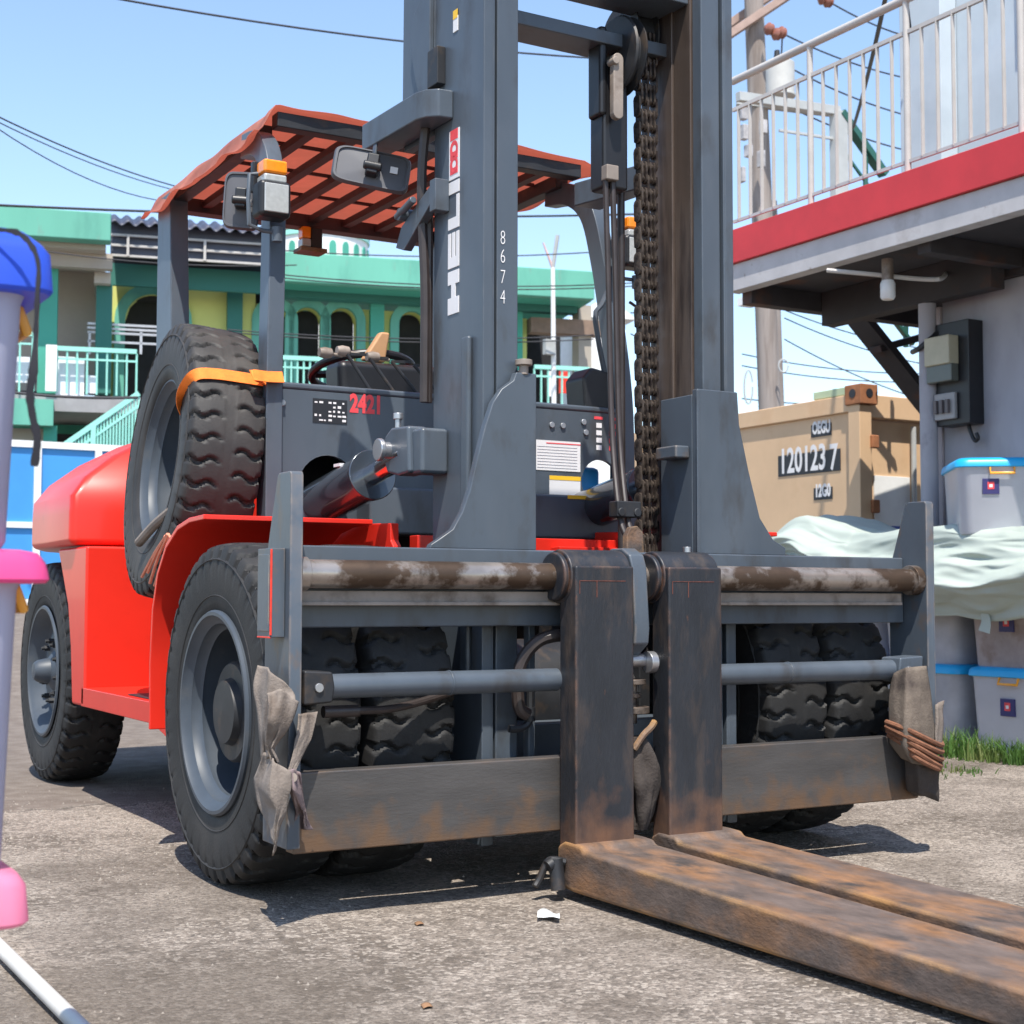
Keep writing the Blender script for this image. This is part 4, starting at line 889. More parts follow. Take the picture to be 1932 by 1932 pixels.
# kerb strip and grass
struct(BX('slab', M('slab_concrete', (.42, .40, .37), .9, var=.15, bump=.3, bscale=60), None, 3.72, 4.495, .2, 5.2, -.05, .006, bevel=.01))
grassm = translucent('grass_blade', (.075, .16, .03), (.12, .22, .04), .35, rough=.6, var=.3, vscale=3, col2=(.17, .19, .06), ramp=(.5, .65), scale=4)
gb = MB()
def blade(x, y, h, z0=0):
    a = random.uniform(0, 2*PI); w_ = random.uniform(.003, .006); bx, by = random.gauss(0, .35)*h, random.gauss(0, .35)*h; dx, dy = math.cos(a)*w_, math.sin(a)*w_
    gb.add([(x-dx, y-dy, z0), (x+dx, y+dy, z0), (x+dx*.7+bx*.35, y+dy*.7+by*.35, z0+h*.6), (x-dx*.7+bx*.35, y-dy*.7+by*.35, z0+h*.6), (x+bx, y+by, z0+h)], [(0, 1, 2, 3), (3, 2, 4)])
for i in range(5200):
    x = 3.62-abs(random.gauss(0, .13)); y = random.uniform(.4, 4.6)
    dn = nz3(x*2, y*2.2, 3)
    if dn < -.12: continue
    blade(x, y, random.uniform(.04, .14)*(1+.8*max(dn, 0)), gh(x, y))
for cx, cy in ((3.05, 1.95), (2.75, 1.75), (3.0, 1.6), (2.62, 1.55), (3.55, 3.35)):
    for i in range(90): x, y = random.gauss(cx, .07), random.gauss(cy, .09); blade(x, y, random.uniform(.01, .05 if cy < 3 else .16), gh(x, y))
o = stuff(gb.build('grass', grassm, smooth=0)); o['label'] = 'short grass and weeds growing along the slab edge'; o['category'] = 'grass'

# ------------------------------------------------------------------ right hand building with balcony
wallg = M('grey_render', (.36, .35, .38), .85, var=.18, vscale=1.6, col2=(.22, .21, .23), ramp=(.46, .72), scale=1.8, stretch=(1, 1, .5), col3=(.17, .155, .16), ramp3=(.62, .78), scale3=5, bump=.1, bscale=30)
wallb = M('pale_blue_render', (.48, .54, .58), .8, var=.1, vscale=1.5, col2=(.40, .46, .51), ramp=(.5, .75), scale=2)
fasred = M('red_fascia', (.56, .03, .035), .5, var=.08)
faswh = M('white_beam', (.47, .455, .45), .65, var=.14, vscale=3, col2=(.28, .25, .23), ramp=(.54, .72), scale=3, col3=(.2, .15, .12), ramp3=(.66, .78), scale3=14)
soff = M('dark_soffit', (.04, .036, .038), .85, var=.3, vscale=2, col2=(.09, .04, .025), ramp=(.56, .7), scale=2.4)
railw = M('cream_rail', (.47, .44, .41), .5, var=.1)
railg = M('grey_rail', (.42, .43, .42), .55, var=.1)
RB = thing('balcony_building', 'grey walled building with red edged balcony and pale railing', 'building', (4.6, 2.5, 0))
def B(name, mat, *b, bevel=.004, parent=RB): return BX(name, mat, parent, *b, bevel=bevel)
B('wall', wallg, 4.50, 8.0, -6.0, 3.08, -.05, 2.78, bevel=.008)
B('corner_trim', M('pinkish_trim', (.42, .36, .37), .8, var=.1), 4.485, 4.52, 3.081, 3.16, 0, 2.7)
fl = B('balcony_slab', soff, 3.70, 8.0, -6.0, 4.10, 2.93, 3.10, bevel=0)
B('edge_beam', faswh, 3.60, 3.699, -6.0, 4.12, 2.88, 3.058)
B('red_fascia', fasred, 3.575, 3.698, -6.0, 4.14, 3.06, 3.285)
B('end_fascia', fasred, 3.70, 6.5, 4.101, 4.14, 3.088, 3.30)
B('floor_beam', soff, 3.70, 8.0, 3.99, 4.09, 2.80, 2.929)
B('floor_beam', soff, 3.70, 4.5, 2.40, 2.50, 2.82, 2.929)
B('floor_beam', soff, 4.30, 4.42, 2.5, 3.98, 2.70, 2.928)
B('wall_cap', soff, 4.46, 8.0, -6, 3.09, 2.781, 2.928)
P2 = lambda name, mb, mat, parent=RB, bevel=0: mb.build(name, mat, parent, bevel=bevel, smooth=40)
cu, cv = U(1751, 700, 'x', 4.36), None
P2('column', MB().cyl((4.36, cu.y, 0), (4.36, cu.y, 2.92), .055, n=28), wallg)
# upper floor wall, set back
wy = U(1715, 200, 'x', 4.3).y
B('upper_wall', wallb, 4.55, 8.0, -6.0, U(1790, 200, 'x', 4.55).y, 3.305, 5.05)
for k, u in enumerate((1728, 1766)):
    yy = U(u, 200, 'x', 4.45).y; P2('upper_pilaster', MB().box(4.40, 4.545, yy-.09, yy+.09, 3.302, 5.05), wallb, bevel=.006)
B('window_frame', M('dark_red_frame', (.16, .07, .06), .6), 4.52, 4.549, U(1932, 60, 'x', 4.52).y-.5, U(1921, 60, 'x', 4.52).y, U(1925, 90, 'x', 4.52).z, 5.0)
# railing
xr = 3.64
zt, zm, zb = U(1390, 150, 'x', xr).z, U(1390, 205, 'x', xr).z, 3.36
yE = 4.10
P2('top_rail', MB().cyl((xr, -6, zt), (xr, yE, zt), .026, n=14), railw)
P2('middle_rail', MB().box(xr-.010, xr+.010, -6, yE, zm-.012, zm+.012), railw)
P2('bottom_rail', MB().box(xr-.008, xr+.008, -6, yE, zb-.010, zb+.010), railg)
bal = MB().box(-.012, .012, -.004, .004, 0, zm-zb).mesh('baluster', railw, 0)
post = MB().cyl((0, 0, 0), (0, 0, zt-3.301), .02, n=12).mesh('rail_post', railw, 40)
y = yE-.06; k = 0
while y > 1.0:
    if k % 7 == 6: place('rail_post', post, RB, (xr, y, 3.301))
    else: place('baluster', bal, RB, (xr, y, zb))
    y -= .118; k += 1
# wall fittings
def wallu(u, v): return U(u, v, 'x', 4.5)
a, b_ = wallu(1788, 618), wallu(1858, 800)
mx = 4.5
mb = tag(BX('meter_box', black, None, mx-.13, mx-.001, b_.y, a.y-.02, b_.z, a.z, bevel=.006), 'black electricity meter board fixed to the grey wall', 'meter')
mb_p = lambda nm, mat, u0, v0, u1, v1, dx0, dx1: BX(nm, mat, mb, mx-dx1, mx-dx0, wallu(u1, v1).y, wallu(u0, v0).y, wallu(u1, v1).z, wallu(u0, v0).z, bevel=.008)
mb_p('meter_body', M('meter_cream', (.42, .38, .27), .4, var=.15), 1790, 645, 1838, 690, .131, .22)
mb_p('meter_glass', M('meter_glass', (.10, .105, .09), .15, var=.1), 1790, 691, 1838, 722, .131, .20)
mb_p('breaker_block', M('breaker_grey', (.3, .29, .29), .5, var=.1), 1796, 748, 1836, 792, .131, .16)
for k in range(3): MB().box(mx-.185, mx-.161, wallu(1803+k*11, 770).y-.012, wallu(1803+k*11, 770).y+.012, wallu(1803, 785).z, wallu(1803, 760).z).build('breaker_switch', M('switch_dark', (.12, .1, .1), .5), mb, bevel=.003)
MB().tube(smooth_path([wallu(1838, 800)+Vector((-.05, 0, 0)), wallu(1842, 815)+Vector((-.05, 0, 0)), wallu(1850, 832)+Vector((-.05, 0, 0)), wallu(1856, 828)+Vector((-.05, 0, 0)), wallu(1853, 818)+Vector((-.05, 0, 0))]), .012, 8).build('cable_end', black, mb)
tag(MB().tube(smooth_path([U(1722, 664, 'x', 4.36), U(1738, 655, 'x', 4.29), U(1770, 628, 'x', 4.38), U(1792, 615, 'x', 4.42), U(1815, 618, 'x', 4.44)]), .018, 8).build('service_cable', black), 'black service cable curving round the column to the meter board', 'cable')
tag(MB().tube(smooth_path([U(1560, 510, 'z', 2.84), U(1640, 517, 'z', 2.80), U(1730, 526, 'z', 2.76), U(1775, 526, 'z', 2.74), U(1785, 515, 'x', 4.48), U(1770, 548, 'x', 4.47)]), .014, 8).build('conduit', railw), 'pale cable conduit running under the balcony soffit', 'conduit')
bp = U(1675, 545, 'z', 2.70)
bt = thing('light_bulb', 'white unlit bulb hanging in a holder under the balcony', 'bulb', tuple(bp+Vector((0, 0, .16))))
MB().cyl(bp+Vector((0, 0, .05)), bp+Vector((0, 0, .18)), .035, n=16).build('holder', stripm, bt, smooth=40)
MB().lathe([(.06, .03), (.03, .045), (-.05, .045), (-.065, .035), (-.065, 0)], bp, 'z', 20).build('bulb_glass', M('opal_glass', (.68, .66, .63), .3, var=0), bt, smooth=50)
# outside stair going down from the far end
ST = thing('outside_stair', 'dark steel stair stringers rising to the balcony end', 'stair', (5.2, 4.6, 0))
a, b_ = U(1612, 592, 'y', 4.35), U(1748, 762, 'y', 4.35); d = b_-a
MB().bar(a-d*.06, a+d*2.2, .06, .20, ref=(0, 1, 0)).build('stringer', soff, ST, bevel=.004)
MB().bar(U(1652, 660, 'y', 4.33), U(1790, 622, 'y', 4.33), .05, .11, ref=(0, 1, 0)).build('landing_beam', soff, ST, bevel=.004)
MB().bar(U(1676, 590, 'y', 4.5), U(1722, 650, 'y', 4.5), .03, .04, ref=(0, 1, 0)).build('brace', M('dark_green_rail', (.02, .10, .075), .5, var=.1), ST, bevel=.003)
MB().bar(U(1709, 575, 'y', 4.5), U(1709, 655, 'y', 4.5), .03, .03).build('brace', M('dark_green_rail', (.02, .10, .075), .5, var=.1), ST, bevel=.003)
dg_ = M('dark_green_rail', (.02, .10, .075), .5, var=.1)
ST2 = thing('stair_railing', 'grey and green stair railing beyond the balcony', 'railing', (9, 9, 0))
p0, p1 = U(1585, 212, 'y', 9.0), U(1668, 330, 'y', 9.0)
MB().bar(p0, p1, .08, .12, ref=(0, 1, 0)).bar(p0+Vector((0, 0, -.4)), p1+Vector((0, 0, -.4)), .03, .03, ref=(0, 1, 0)).cyl(U(1633, 270, 'y', 9.0), U(1633, 360, 'y', 9.0), .03).build('stair_handrail', dg_, ST2, bevel=.003)
q0 = U(1582, 210, 'y', 9.0)
MB().box(q0.x-.10, q0.x+.10, 8.95, 9.05, U(1582, 430, 'y', 9.0).z, q0.z).build('rail_newel', railg, ST2, bevel=.006)
MB().bar(U(1392, 182, 'y', 9.0), q0, .08, .10).bar(U(1470, 246, 'y', 9.0), U(1575, 262, 'y', 9.0), .03, .03).build('landing_rail', railg, ST2, bevel=.003)

# ------------------------------------------------------------------ shipping container
tan = M('container_tan', (.62, .42, .25), .6, var=.08, vscale=2, col2=(.54, .34, .19), ramp=(.55, .8), scale=2.5, bump=.03, bscale=8, col3=(.22, .08, .03), ramp3=(.7, .78), scale3=7)
rustc = M('container_rust', (.30, .12, .05), .8, var=.3, vscale=10)
CT = thing('shipping_container', 'tan shipping container with black number panels 120123 7', 'container', (5.5, 5.0, 0))
xc, yc = 5.42, 4.80
def K(name, mat, *b, bevel=.008, parent=CT): return BX(name, mat, parent, *b, bevel=bevel)
K('side_panel', tan, xc+.03, xc+2.3, yc+.12, yc+2.9, .1, 2.3)
K('top_rail', tan, xc, xc+.10, yc+.02, yc+2.99, 2.285, 2.42)
K('corner_post', tan, xc-.005, xc+.12, yc, yc+.13, .1, 2.33)
K('corner_post', tan, xc, xc+.12, yc+2.9, yc+3.03, .1, 2.4)
cc = K('corner_casting', rustc, xc-.02, xc+.16, yc-.03, yc+.15, 2.335, 2.49)
MB().cyl((xc-.0235, yc+.06, 2.42), (xc-.018, yc+.06, 2.42), .035, n=16).build('casting_hole', blackprint, cc)
MB().cyl((xc+.07, yc-.0335, 2.42), (xc+.07, yc-.028, 2.42), .035, n=16).build('casting_hole', blackprint, cc)
K('roof_bracket', M('pale_green_paint', (.42, .5, .32), .7, var=.15), xc+.02, xc+.10, yc+.16, yc+.55, 2.425, 2.49)
K('end_header', tan, xc+.121, xc+2.3, yc+.02, yc+.1, 2.24, 2.42)
K('door_panel', tan, xc+.121, xc+2.3, yc+.10, yc+.118, .1, 2.235)
for z in (.5, 1.0, 1.5, 2.0): K('hinge', rustc, xc+.10, xc+.17, yc-.03, yc+.02, z, z+.10)
MB().cyl((xc+.62, yc+.06, .2), (xc+.62, yc+.06, 2.2), .022, n=12).build('lock_rod', railg, CT)
K('white_notice', whitep, xc+.22, xc+.60, yc+.085, yc+.099, 1.28, 1.80, bevel=.002)
K('blue_band', M('blue_print', (.02, .06, .35), .5, var=0), xc+.22, xc+.60, yc+.080, yc+.0845, 1.36, 1.41, bevel=0)
xt = xc+.029
def panel(u0, v0, u1, v1, txt, size, sx):
    p0, p1 = U(u0, v1, 'x', xt), U(u1, v0, 'x', xt)
    q = MB().box(xt-.004, xt-.0005, p1.y, p0.y, p0.z, p1.z).build('number_panel', blackprint, CT)
    text('panel_text', txt, size, (xt-.0045, p0.y-.015, p0.z+.028), (0, -1, 0), (0, 0, 1), whiteprint, q, sx=sx, bold=.006)
panel(1469, 846, 1586, 900, '120123', .285, .66); panel(1531, 797, 1569, 826, 'OEGU', .135, .56); panel(1536, 918, 1571, 944, '12G0', .135, .6)
p = U(1566, 893, 'x', xt); text('panel_text', '7', .285, (xt-.0052, p.y, p.z+.03), (0, -1, 0), (0, 0, 1), whiteprint, CT, sx=.66, bold=.006)

# ------------------------------------------------------------------ utility pole
wood = M('weathered_pole', (.30, .26, .235), .9, var=.2, vscale=4, col2=(.19, .155, .135), ramp=(.45, .65), scale=9, stretch=(1, 1, .06), bump=.3, bscale=20)
D_ = 20
UPo = thing('utility_pole', 'weathered wooden utility pole with transformer and insulators behind the container', 'utility pole', tuple(U(1462, 1130, 'd', D_)*1)[:2]+(0,))
a, b_ = U(1470, 1130, 'd', D_), U(1412, -260, 'd', D_); a.z = .0
MB().cyl(a, b_, .165, .12, n=20).build('pole', wood, UPo, smooth=60)
a2 = U(1500, 1100, 'd', 20.4); 
MB().cyl(U(1476, 1130, 'd', 20.3), U(1452, 380, 'd', 20.3), .12, .10, n=16).build('stub_pole', wood, UPo, smooth=60)
can = U(1472, 150, 'd', 19.6); wh = M('transformer_white', (.5, .49, .46), .5, var=.08)
MB().cyl(can+Vector((0, 0, -.2)), can+Vector((0, 0, .22)), .19, n=24).cyl(can+Vector((0, 0, -.24)), can+Vector((0, 0, -.2)), .2, n=24).build('transformer', wh, UPo, bevel=.01)
MB().cyl(can+Vector((-.05, 0, .22)), can+Vector((-.05, 0, .38)), .05, .035, n=12).cyl(can+Vector((.08, 0, .22)), can+Vector((.08, 0, .36)), .04, .03, n=12).build('bushing', blackm, UPo)
MB().bar(U(1390, 190, 'd', 19.9), U(1580, 212, 'd', 19.9), .10, .12).build('crossarm', railg, UPo, bevel=.005)
MB().bar(U(1370, 70, 'd', 19.8), U(1520, -30, 'd', 19.8), .10, .10).build('crossarm', M('brown_arm', (.34, .24, .2), .8, var=.2), UPo, bevel=.005)
MB().bar(U(1370, 50, 'd', 20.3), U(1500, -40, 'd', 20.3), .10, .10).build('crossarm', M('brown_arm', (.34, .24, .2), .8), UPo, bevel=.005)
insm = M('brown_porcelain', (.26, .10, .07), .25, var=.15)
for (u, v, dx) in ((1452, 55, 0), (1466, 65, 1), (1475, 62, 1), (1553, -2, 1), (1563, 3, 1)):
    p = U(u, v, 'd', 19.7)
    MB().lathe([(-.07, 0), (-.06, .05), (-.02, .085), (.0, .04), (.03, .075), (.06, .045), (.07, 0)], p, 'x', 16).build('insulator', insm, UPo, smooth=50)
for (u, v, w_, h_) in ((1402, 215, .10, .16), (1404, 250, .09, .2), (1412, 285, .08, .16), (1436, 300, .07, .22), (1400, 330, .06, .2), (1440, 240, .07, .18)):
    p = U(u, v, 'd', 19.5); MB().box(p.x-w_/2, p.x+w_/2, p.y-.05, p.y+.05, p.z-h_/2, p.z+h_/2).build('fuse_box', M('fuse_grey', (.42, .4, .4), .6, var=.3, vscale=8), UPo, bevel=.01)
MB().box(*[c for pr in zip(U(1395, 575, 'd', 20)[:3], U(1432, 566, 'd', 20)[:3]) for c in sorted(pr)][:2], U(1410, 570, 'd', 20).y-.1, U(1410, 570, 'd', 20).y+.1, U(1410, 577, 'd', 20).z, U(1410, 562, 'd', 20).z).build('pole_plate', whitep, UPo)
MB().tube([U(1412+8*math.cos(t*.4), 730+32*math.sin(t*.4), 'd', 19.8) for t in range(16)], .012, 6).build('cable_loop', railg, UPo)
MB().tube([U(1478+9*math.cos(t*.35), 690+12*math.sin(t*.35), 'd', 19.7) for t in range(18)], .012, 6).build('cable_loop', railg, UPo)

# ------------------------------------------------------------------ overhead cables
wirem = M('cable_black', (.03, .03, .035), .6, var=0)
def wire(a, b_, sag=.0, r=.012, lab='thin black overhead cable crossing the sky', grp='overhead cables', n=14):
    A, C = U(*a), U(*b_)
    pts = [A.lerp(C, i/n)+Vector((0, 0, -sag*4*(i/n)*(1-i/n))) for i in range(n+1)]
    tag(MB().tube(pts, r, 6).build('overhead_cable', wirem, smooth=60), lab, 'cable', grp)
wire((190, -8, 'd', 16), (1330, 118, 'd', 20), .15, .012)
g2 = 'cables sloping to the forklift roof'; l2 = 'thin cable sloping down towards the tarpaulin covered forklift roof'
wire((-20, 212, 'd', 14), (420, 372, 'd', 20), .10, .008, l2, g2)
wire((-20, 222, 'd', 14), (420, 376, 'd', 20), .12, .006, l2, g2)
wire((-20, 232, 'd', 14), (420, 379, 'd', 20), .28, .006, l2, g2)
wire((-30, 386, 'd', 18), (1260, 402, 'd', 24), .10, .017, 'dark cable running level across in front of the green parapet', 'parapet cables')
g3 = 'cables in front of the green building'; l3 = 'thin cable strung in front of the green building'
wire((60, 470, 'd', 22), (560, 500, 'd', 23), .1, .010, l3, g3)
for v0, v1 in ((515, 528), (521, 534), (470, 462)): wire((500, v0, 'd', 22), (1280, v1, 'd', 24), .15, .010, l3, g3)
for v0, v1 in ((622, 632), (627, 640)): wire((430, v0, 'd', 22), (1120, v1, 'd', 24), .1, .010, l3, g3)
wire((-20, 735, 'd', 19), (260, 750, 'd', 19), .04, .02, l3, g3)
g4 = 'cables behind the balcony railing'; l4 = 'thin cable fanning out behind the balcony railing'
for a, b_ in (((1476, 63), (1790, 160)), ((1472, 118), (1790, 235)), ((1562, 2), (1800, 85)), ((1478, 196), (1800, 300)), ((1476, 63), (1472, 120)), ((1478, 118), (1484, 200))):
    wire((*a, 'd', 20), (*b_, 'd', 22), .12, .011, l4, g4)
wire((1672, -10, 'x', 4.2), (1610, 240, 'd', 14), .05, .016, 'heavy black cable slanting behind the balcony railing', 'slanting service cables')
wire((1708, -10, 'x', 4.2), (1716, 60, 'x', 4.3), .0, .016, 'heavy black cable slanting beside the upper pilaster', 'slanting service cables')
g5 = 'cables above the container'; l5 = 'thin cable in the gap between balcony and container'
for a, b_ in (((1480, 585), (1760, 660)), ((1480, 600), (1760, 690)), ((1400, 690), (1760, 720)), ((1400, 668), (1760, 705)), ((1480, 640), (1760, 760)), ((1400, 752), (1760, 756)), ((1480, 560), (1760, 610)), ((1190, 590), (1300, 560)), ((1190, 630), (1310, 650))):
    wire((*a, 'd', 21), (*b_, 'd', 23), .08, .009, l5, g5)

# ------------------------------------------------------------------ green building behind
P0 = U(600, 900, 'd', 26); P0.z = 0
E1 = Vector((.968, -.252, 0)).normalized(); E2 = Vector((-E1.y, E1.x, 0))
GM = Matrix(((E1.x, E2.x, 0, P0.x), (E1.y, E2.y, 0, P0.y), (0, 0, 1, 0), (0, 0, 0, 1)))
def sz(u, v, t=0):
    d = fwd+rt*((u-966)/F_PX)-up*((v-966)/F_PX); Q = P0+E2*t
    k = (Q-CAM).dot(E2)/d.dot(E2); p = CAM+d*k-P0
    return p.dot(E1), p.z
green = M('mint_paint', (.125, .40, .30), .7, var=.15, vscale=.6, col2=(.075, .27, .21), ramp=(.5, .72), scale=1.6, stretch=(1, 1, .3), col3=(.16, .30, .24), ramp3=(.62, .75), scale3=5)
green2 = M('teal_paint', (.06, .34, .25), .7, var=.1, vscale=.7)
gdark = M('deep_green_paint', (.03, .16, .13), .7, var=.1, vscale=.7)
yel = M('yellow_green_paint', (.62, .64, .2), .8, var=.08, vscale=.8)
beige = M('beige_render', (.42, .37, .31), .9, var=.15, vscale=.6, col2=(.30, .25, .22), ramp=(.45, .7), scale=.6)
inner = M('dark_interior', (.02, .02, .022), .9, var=.2)
mint = M('mint_rail', (.30, .66, .56), .5, var=.05)
roofd = M('dark_metal_roof', (.05, .055, .085), .5, var=.15)
GB = thing('green_building', 'two storey mint green building with arched windows and railed terrace', 'building', (P0.x, P0.y, .7))
def G(name, mat, u0, v0, u1, v1, t0, t1, bevel=.0, tp=None):
    s0, z1 = sz(u0, v0, t0 if tp is None else tp); s1, z0 = sz(u1, v1, t0 if tp is None else tp)
    return MB(GM).box(s0, s1, t0, t1, z0, z1).build(name, mat, GB, bevel=bevel)
# long parapet on the right
s0, _ = sz(524, 500, -.6); s1, _ = sz(1122, 530, -.6); zt_ = sz(800, 491, -.6)[1]; zb_ = sz(800, 546, -.6)[1]
MB(GM).box(s0, s1, -.6, -.4, zb_, zt_).build('parapet', green, GB, bevel=.02)
MB(GM).box(s0, s1, -.4, 3.0, zb_, zb_+.2).build('roof_slab', green2, GB)
MB(GM).box(s0+.1, s1-.1, .1, .38, zb_-.12, zb_-.001).build('soffit_beam', gdark, GB)  # deep green paints in the shadow along the soffit
# back wall with arched openings on the upper floor
zfl = sz(150, 744, -1.5)[1]
def arch_wall(name, mat, sa, sb, z0, z1, openings, t0=.5, t1=.75):
    b = MB(GM); n = 12
    edges = sorted(openings)
    prev = sa
    for (c, hw, za) in edges:
        b.box(prev, c-hw, t0, t1, z0, z1)
        # spandrel above the arch
        top = [(c-hw+2*hw*i/n, za+math.sqrt(max(0, hw*hw-(hw-2*hw*i/n)**2))) for i in range(n+1)]
        pts = [(c-hw, z1)]+top[:]+[(c+hw, z1)]
        m = len(pts); vs = [(p[0], t0, p[1]) for p in pts]+[(p[0], t1, p[1]) for p in pts]
        b.add(vs, [tuple(range(m)), tuple(range(2*m-1, m-1, -1))]+[(i, (i+1) % m, m+(i+1) % m, m+i) for i in range(m)])
        prev = c+hw
    b.box(prev, sb, t0, t1, z0, z1); return b.build(name, mat, GB, smooth=30)
def opening(u, v_top, hwpx):
    s, z = sz(u, v_top, .5); hw = hwpx/2800*26.6; return (s, hw, z-hw)
wins = [opening(518, 580, 26), opening(580, 581, 26), opening(646, 582, 26), opening(776, 589, 26), opening(905, 592, 26)]
sA = sz(478, 600, 1)[0]; sB = sz(980, 600, 1)[0]
arch_wall('upper_wall', yel, sA, sB, zfl, zb_-.2, wins)
for c, hw, za in wins:
    b = MB(GM); n = 14; ro, ri = hw+.16, hw+.0
    outer = [(c-ro, zfl)]+[(c-ro*math.cos(PI*i/n), za+ro*math.sin(PI*i/n)) for i in range(n+1)]+[(c+ro, zfl)]
    inn = [(c-ri, zfl)]+[(c-ri*math.cos(PI*i/n), za+ri*math.sin(PI*i/n)) for i in range(n+1)]+[(c+ri, zfl)]
    m = len(outer); vs = [(p[0], .38, p[1]) for p in outer]+[(p[0], .38, p[1]) for p in inn]+[(p[0], .499, p[1]) for p in outer]+[(p[0], .499, p[1]) for p in inn]
    fs = []
    for i in range(m-1): fs += [(i, i+1, m+i+1, m+i), (2*m+i, 2*m+i+1, i+1, i), (m+i, m+i+1, 3*m+i+1, 3*m+i)]
    b.add(vs, fs); w_ = b.build('window_surround', green, GB, smooth=30)
    MB(GM).box(c-hw, c+hw, .8, .84, zfl, za+hw).build('window_shutter', inner, w_)
G('pilaster', green2, 700, 540, 724, 742, .32, .5)
G('pilaster', green2, 843, 540, 862, 742, .32, .5)
# dark open bay at the right end
s2, _ = sz(980, 600, 1); s3, _ = sz(1116, 600, 1)
MB(GM).box(s2, s3, 3.0, 3.1, zfl, zb_).build('bay_back', inner, GB)
MB(GM).box(s2, s3, .2, .5, zb_-.5, zb_-.225).build('bay_lintel', M('brown_lintel', (.22, .15, .11), .8, var=.2), GB)
G('bay_column', green2, 974, 560, 986, 742, .3, .6); G('bay_column', beige, 1092, 575, 1116, 765, .3, .7)
# terrace slab and lower storey
sl, _ = sz(-60, 745, -1.5); sr, _ = sz(1125, 745, -1.5)
MB(GM).box(sl, sr, -1.5, 4, zfl-.28, zfl-.02).build('terrace_slab', M('slab_grey', (.3, .29, .29), .8, var=.1), GB)
MB(GM).box(sl, sr, .2, .4, .3, zfl-.3).build('lower_wall', green2, GB)
G('lower_fascia', green, -60, 748, 100, 803, -1.75, -1.52); G('lower_soffit_wall', beige, -60, 805, 85, 870, -1.2, -1.0)
G('lower_column', green2, 82, 803, 106, 880, -1.45, -1.2)
G('lower_beam', inner, 105, 818, 160, 835, -.2, .15)
# left wing
G('wing_parapet', green, -60, 383, 209, 455, -1.8, -1.5, bevel=.02)
G('wing_soffit', beige, -60, 456, 200, 462, -1.5, 2.5, tp=-1.5)
G('wing_frieze', beige, -60, 462, 212, 508, -1.2, -1.0)
G('wing_wall', beige, -60, 500, 182, 742, .3, .6)
G('wing_capital', M('cream_capital', (.46, .41, .35), .85, var=.1), 178, 512, 209, 535, -.9, .2)
G('wing_column', green2, 75, 478, 105, 742, -1.0, -.6); G('wing_column', gdark, 182, 535, 209, 742, -.7, .3)
# metal roofed link
s4, z4 = sz(210, 423, -.9); s5, z5 = sz(532, 452, -.9)
rb_ = MB(GM)
nn = 60
rb_.grid(lambda a, c: (s4+(s5-s4)*a, -1.1+1.8*c, z4-.02+.55*c+.035*math.sin(a*nn*1.35)), 240, 3)
rb_.build('link_roof', roofd, GB, solid=.02, smooth=60)
for k, dz in enumerate((.16, .33, .50)):
    MB(GM).box(s4, s5, -.95, -.90, z4-dz-.035, z4-dz).build('eaves_rail', railw, GB)
for k in range(3):
    ss = s4+.25+k*.62*2.0; MB(GM).box(ss, ss+.04, -.99, -.951, z4-.53, z4-.17).build('eaves_post', railw, GB)
MB(GM).box(s4, s5, -.3, -.2, z4-.88, z4-.51).build('link_beam', gdark, GB)
MB(GM).box(s4, s5, .6, .7, z4-.95, z4+.45).build('link_back', inner, GB)
MB(GM).box(s4, s5, -.85, -.80, z4-.5, z4+.02).build('eaves_board', roofd, GB)
ow = [opening(290, 556, 50)]
arch_wall('link_wall', yel, sz(208, 600, 1)[0], sz(440, 600, 1)[0], zfl, sz(300, 530, 1)[1], ow)
c, hw, za = ow[0]
b = MB(GM); n = 14
for i in range(n):
    a0, a1 = PI*i/n, PI*(i+1)/n
    q = [(c-(hw+.18)*math.cos(a), za+(hw+.18)*math.sin(a)) for a in (a0, a1)]+[(c-hw*math.cos(a), za+hw*math.sin(a)) for a in (a1, a0)]
    b.prism(q, 'y', .4, .499)
b.box(c-hw-.18, c-hw, .4, .499, zfl, za).box(c+hw, c+hw+.18, .4, .499, zfl, za)
b.build('arch_surround', green, GB)
MB(GM).box(c-hw, c+hw, .9, 1.0, zfl, za+hw).build('arch_dark', inner, GB)
G('link_pilaster', gdark, 430, 540, 456, 742, .3, .5); G('link_pilaster', yel, 456, 540, 480, 742, .45, .7)
# railings
def railing(u0, u1, v_top, v_bot, t, step=.12, mat=mint, name='terrace_railing', slope=None):
    sA, zA = sz(u0, v_top, t); sB, zB = sz(u1, v_top+(u1-u0)*.045 if slope is None else slope, t)
    zc = sz(u0, v_bot, t)[1]; h = zA-zc
    q = MB(GM).bar((sA, t, zA), (sB, t, zB), .06, .07).bar((sA, t, zA-.16), (sB, t, zB-.16), .03, .03).build(name, mat, GB)
    n = int((sB-sA)/step)
    me = MB().box(-.013, .013, -.013, .013, -h, -.03).mesh('rail_bar', mat, 0)
    for i in range(n+1):
        f = i/max(n, 1); p = GM @ Vector((sA+(sB-sA)*f, t, zA+(zB-zA)*f)); place('rail_bar', me, q, p)
    return q
railing(478, 655, 672, 738, -1.4, .10); railing(1008, 1112, 692, 765, -1.4, .12)
railing(-10, 62, 627, 738, -1.55, .17); railing(108, 258, 657, 742, -1.45, .14)
for u in (62, 88): G('rail_post', mint if u < 70 else whitep, u-1, 627 if u < 70 else 650, u+ (2 if u < 70 else 18), 738, -1.56, -1.5)
for (u0, v0, u1, v1) in ((-10, 671, 56, 722), (106, 672, 140, 752), (141, 678, 158, 752), (165, 708, 183, 742)): G('white_board', M('white_board', (.8, .8, .84), .5, var=.04), u0, v0, u1, v1, -1.3, -1.22)
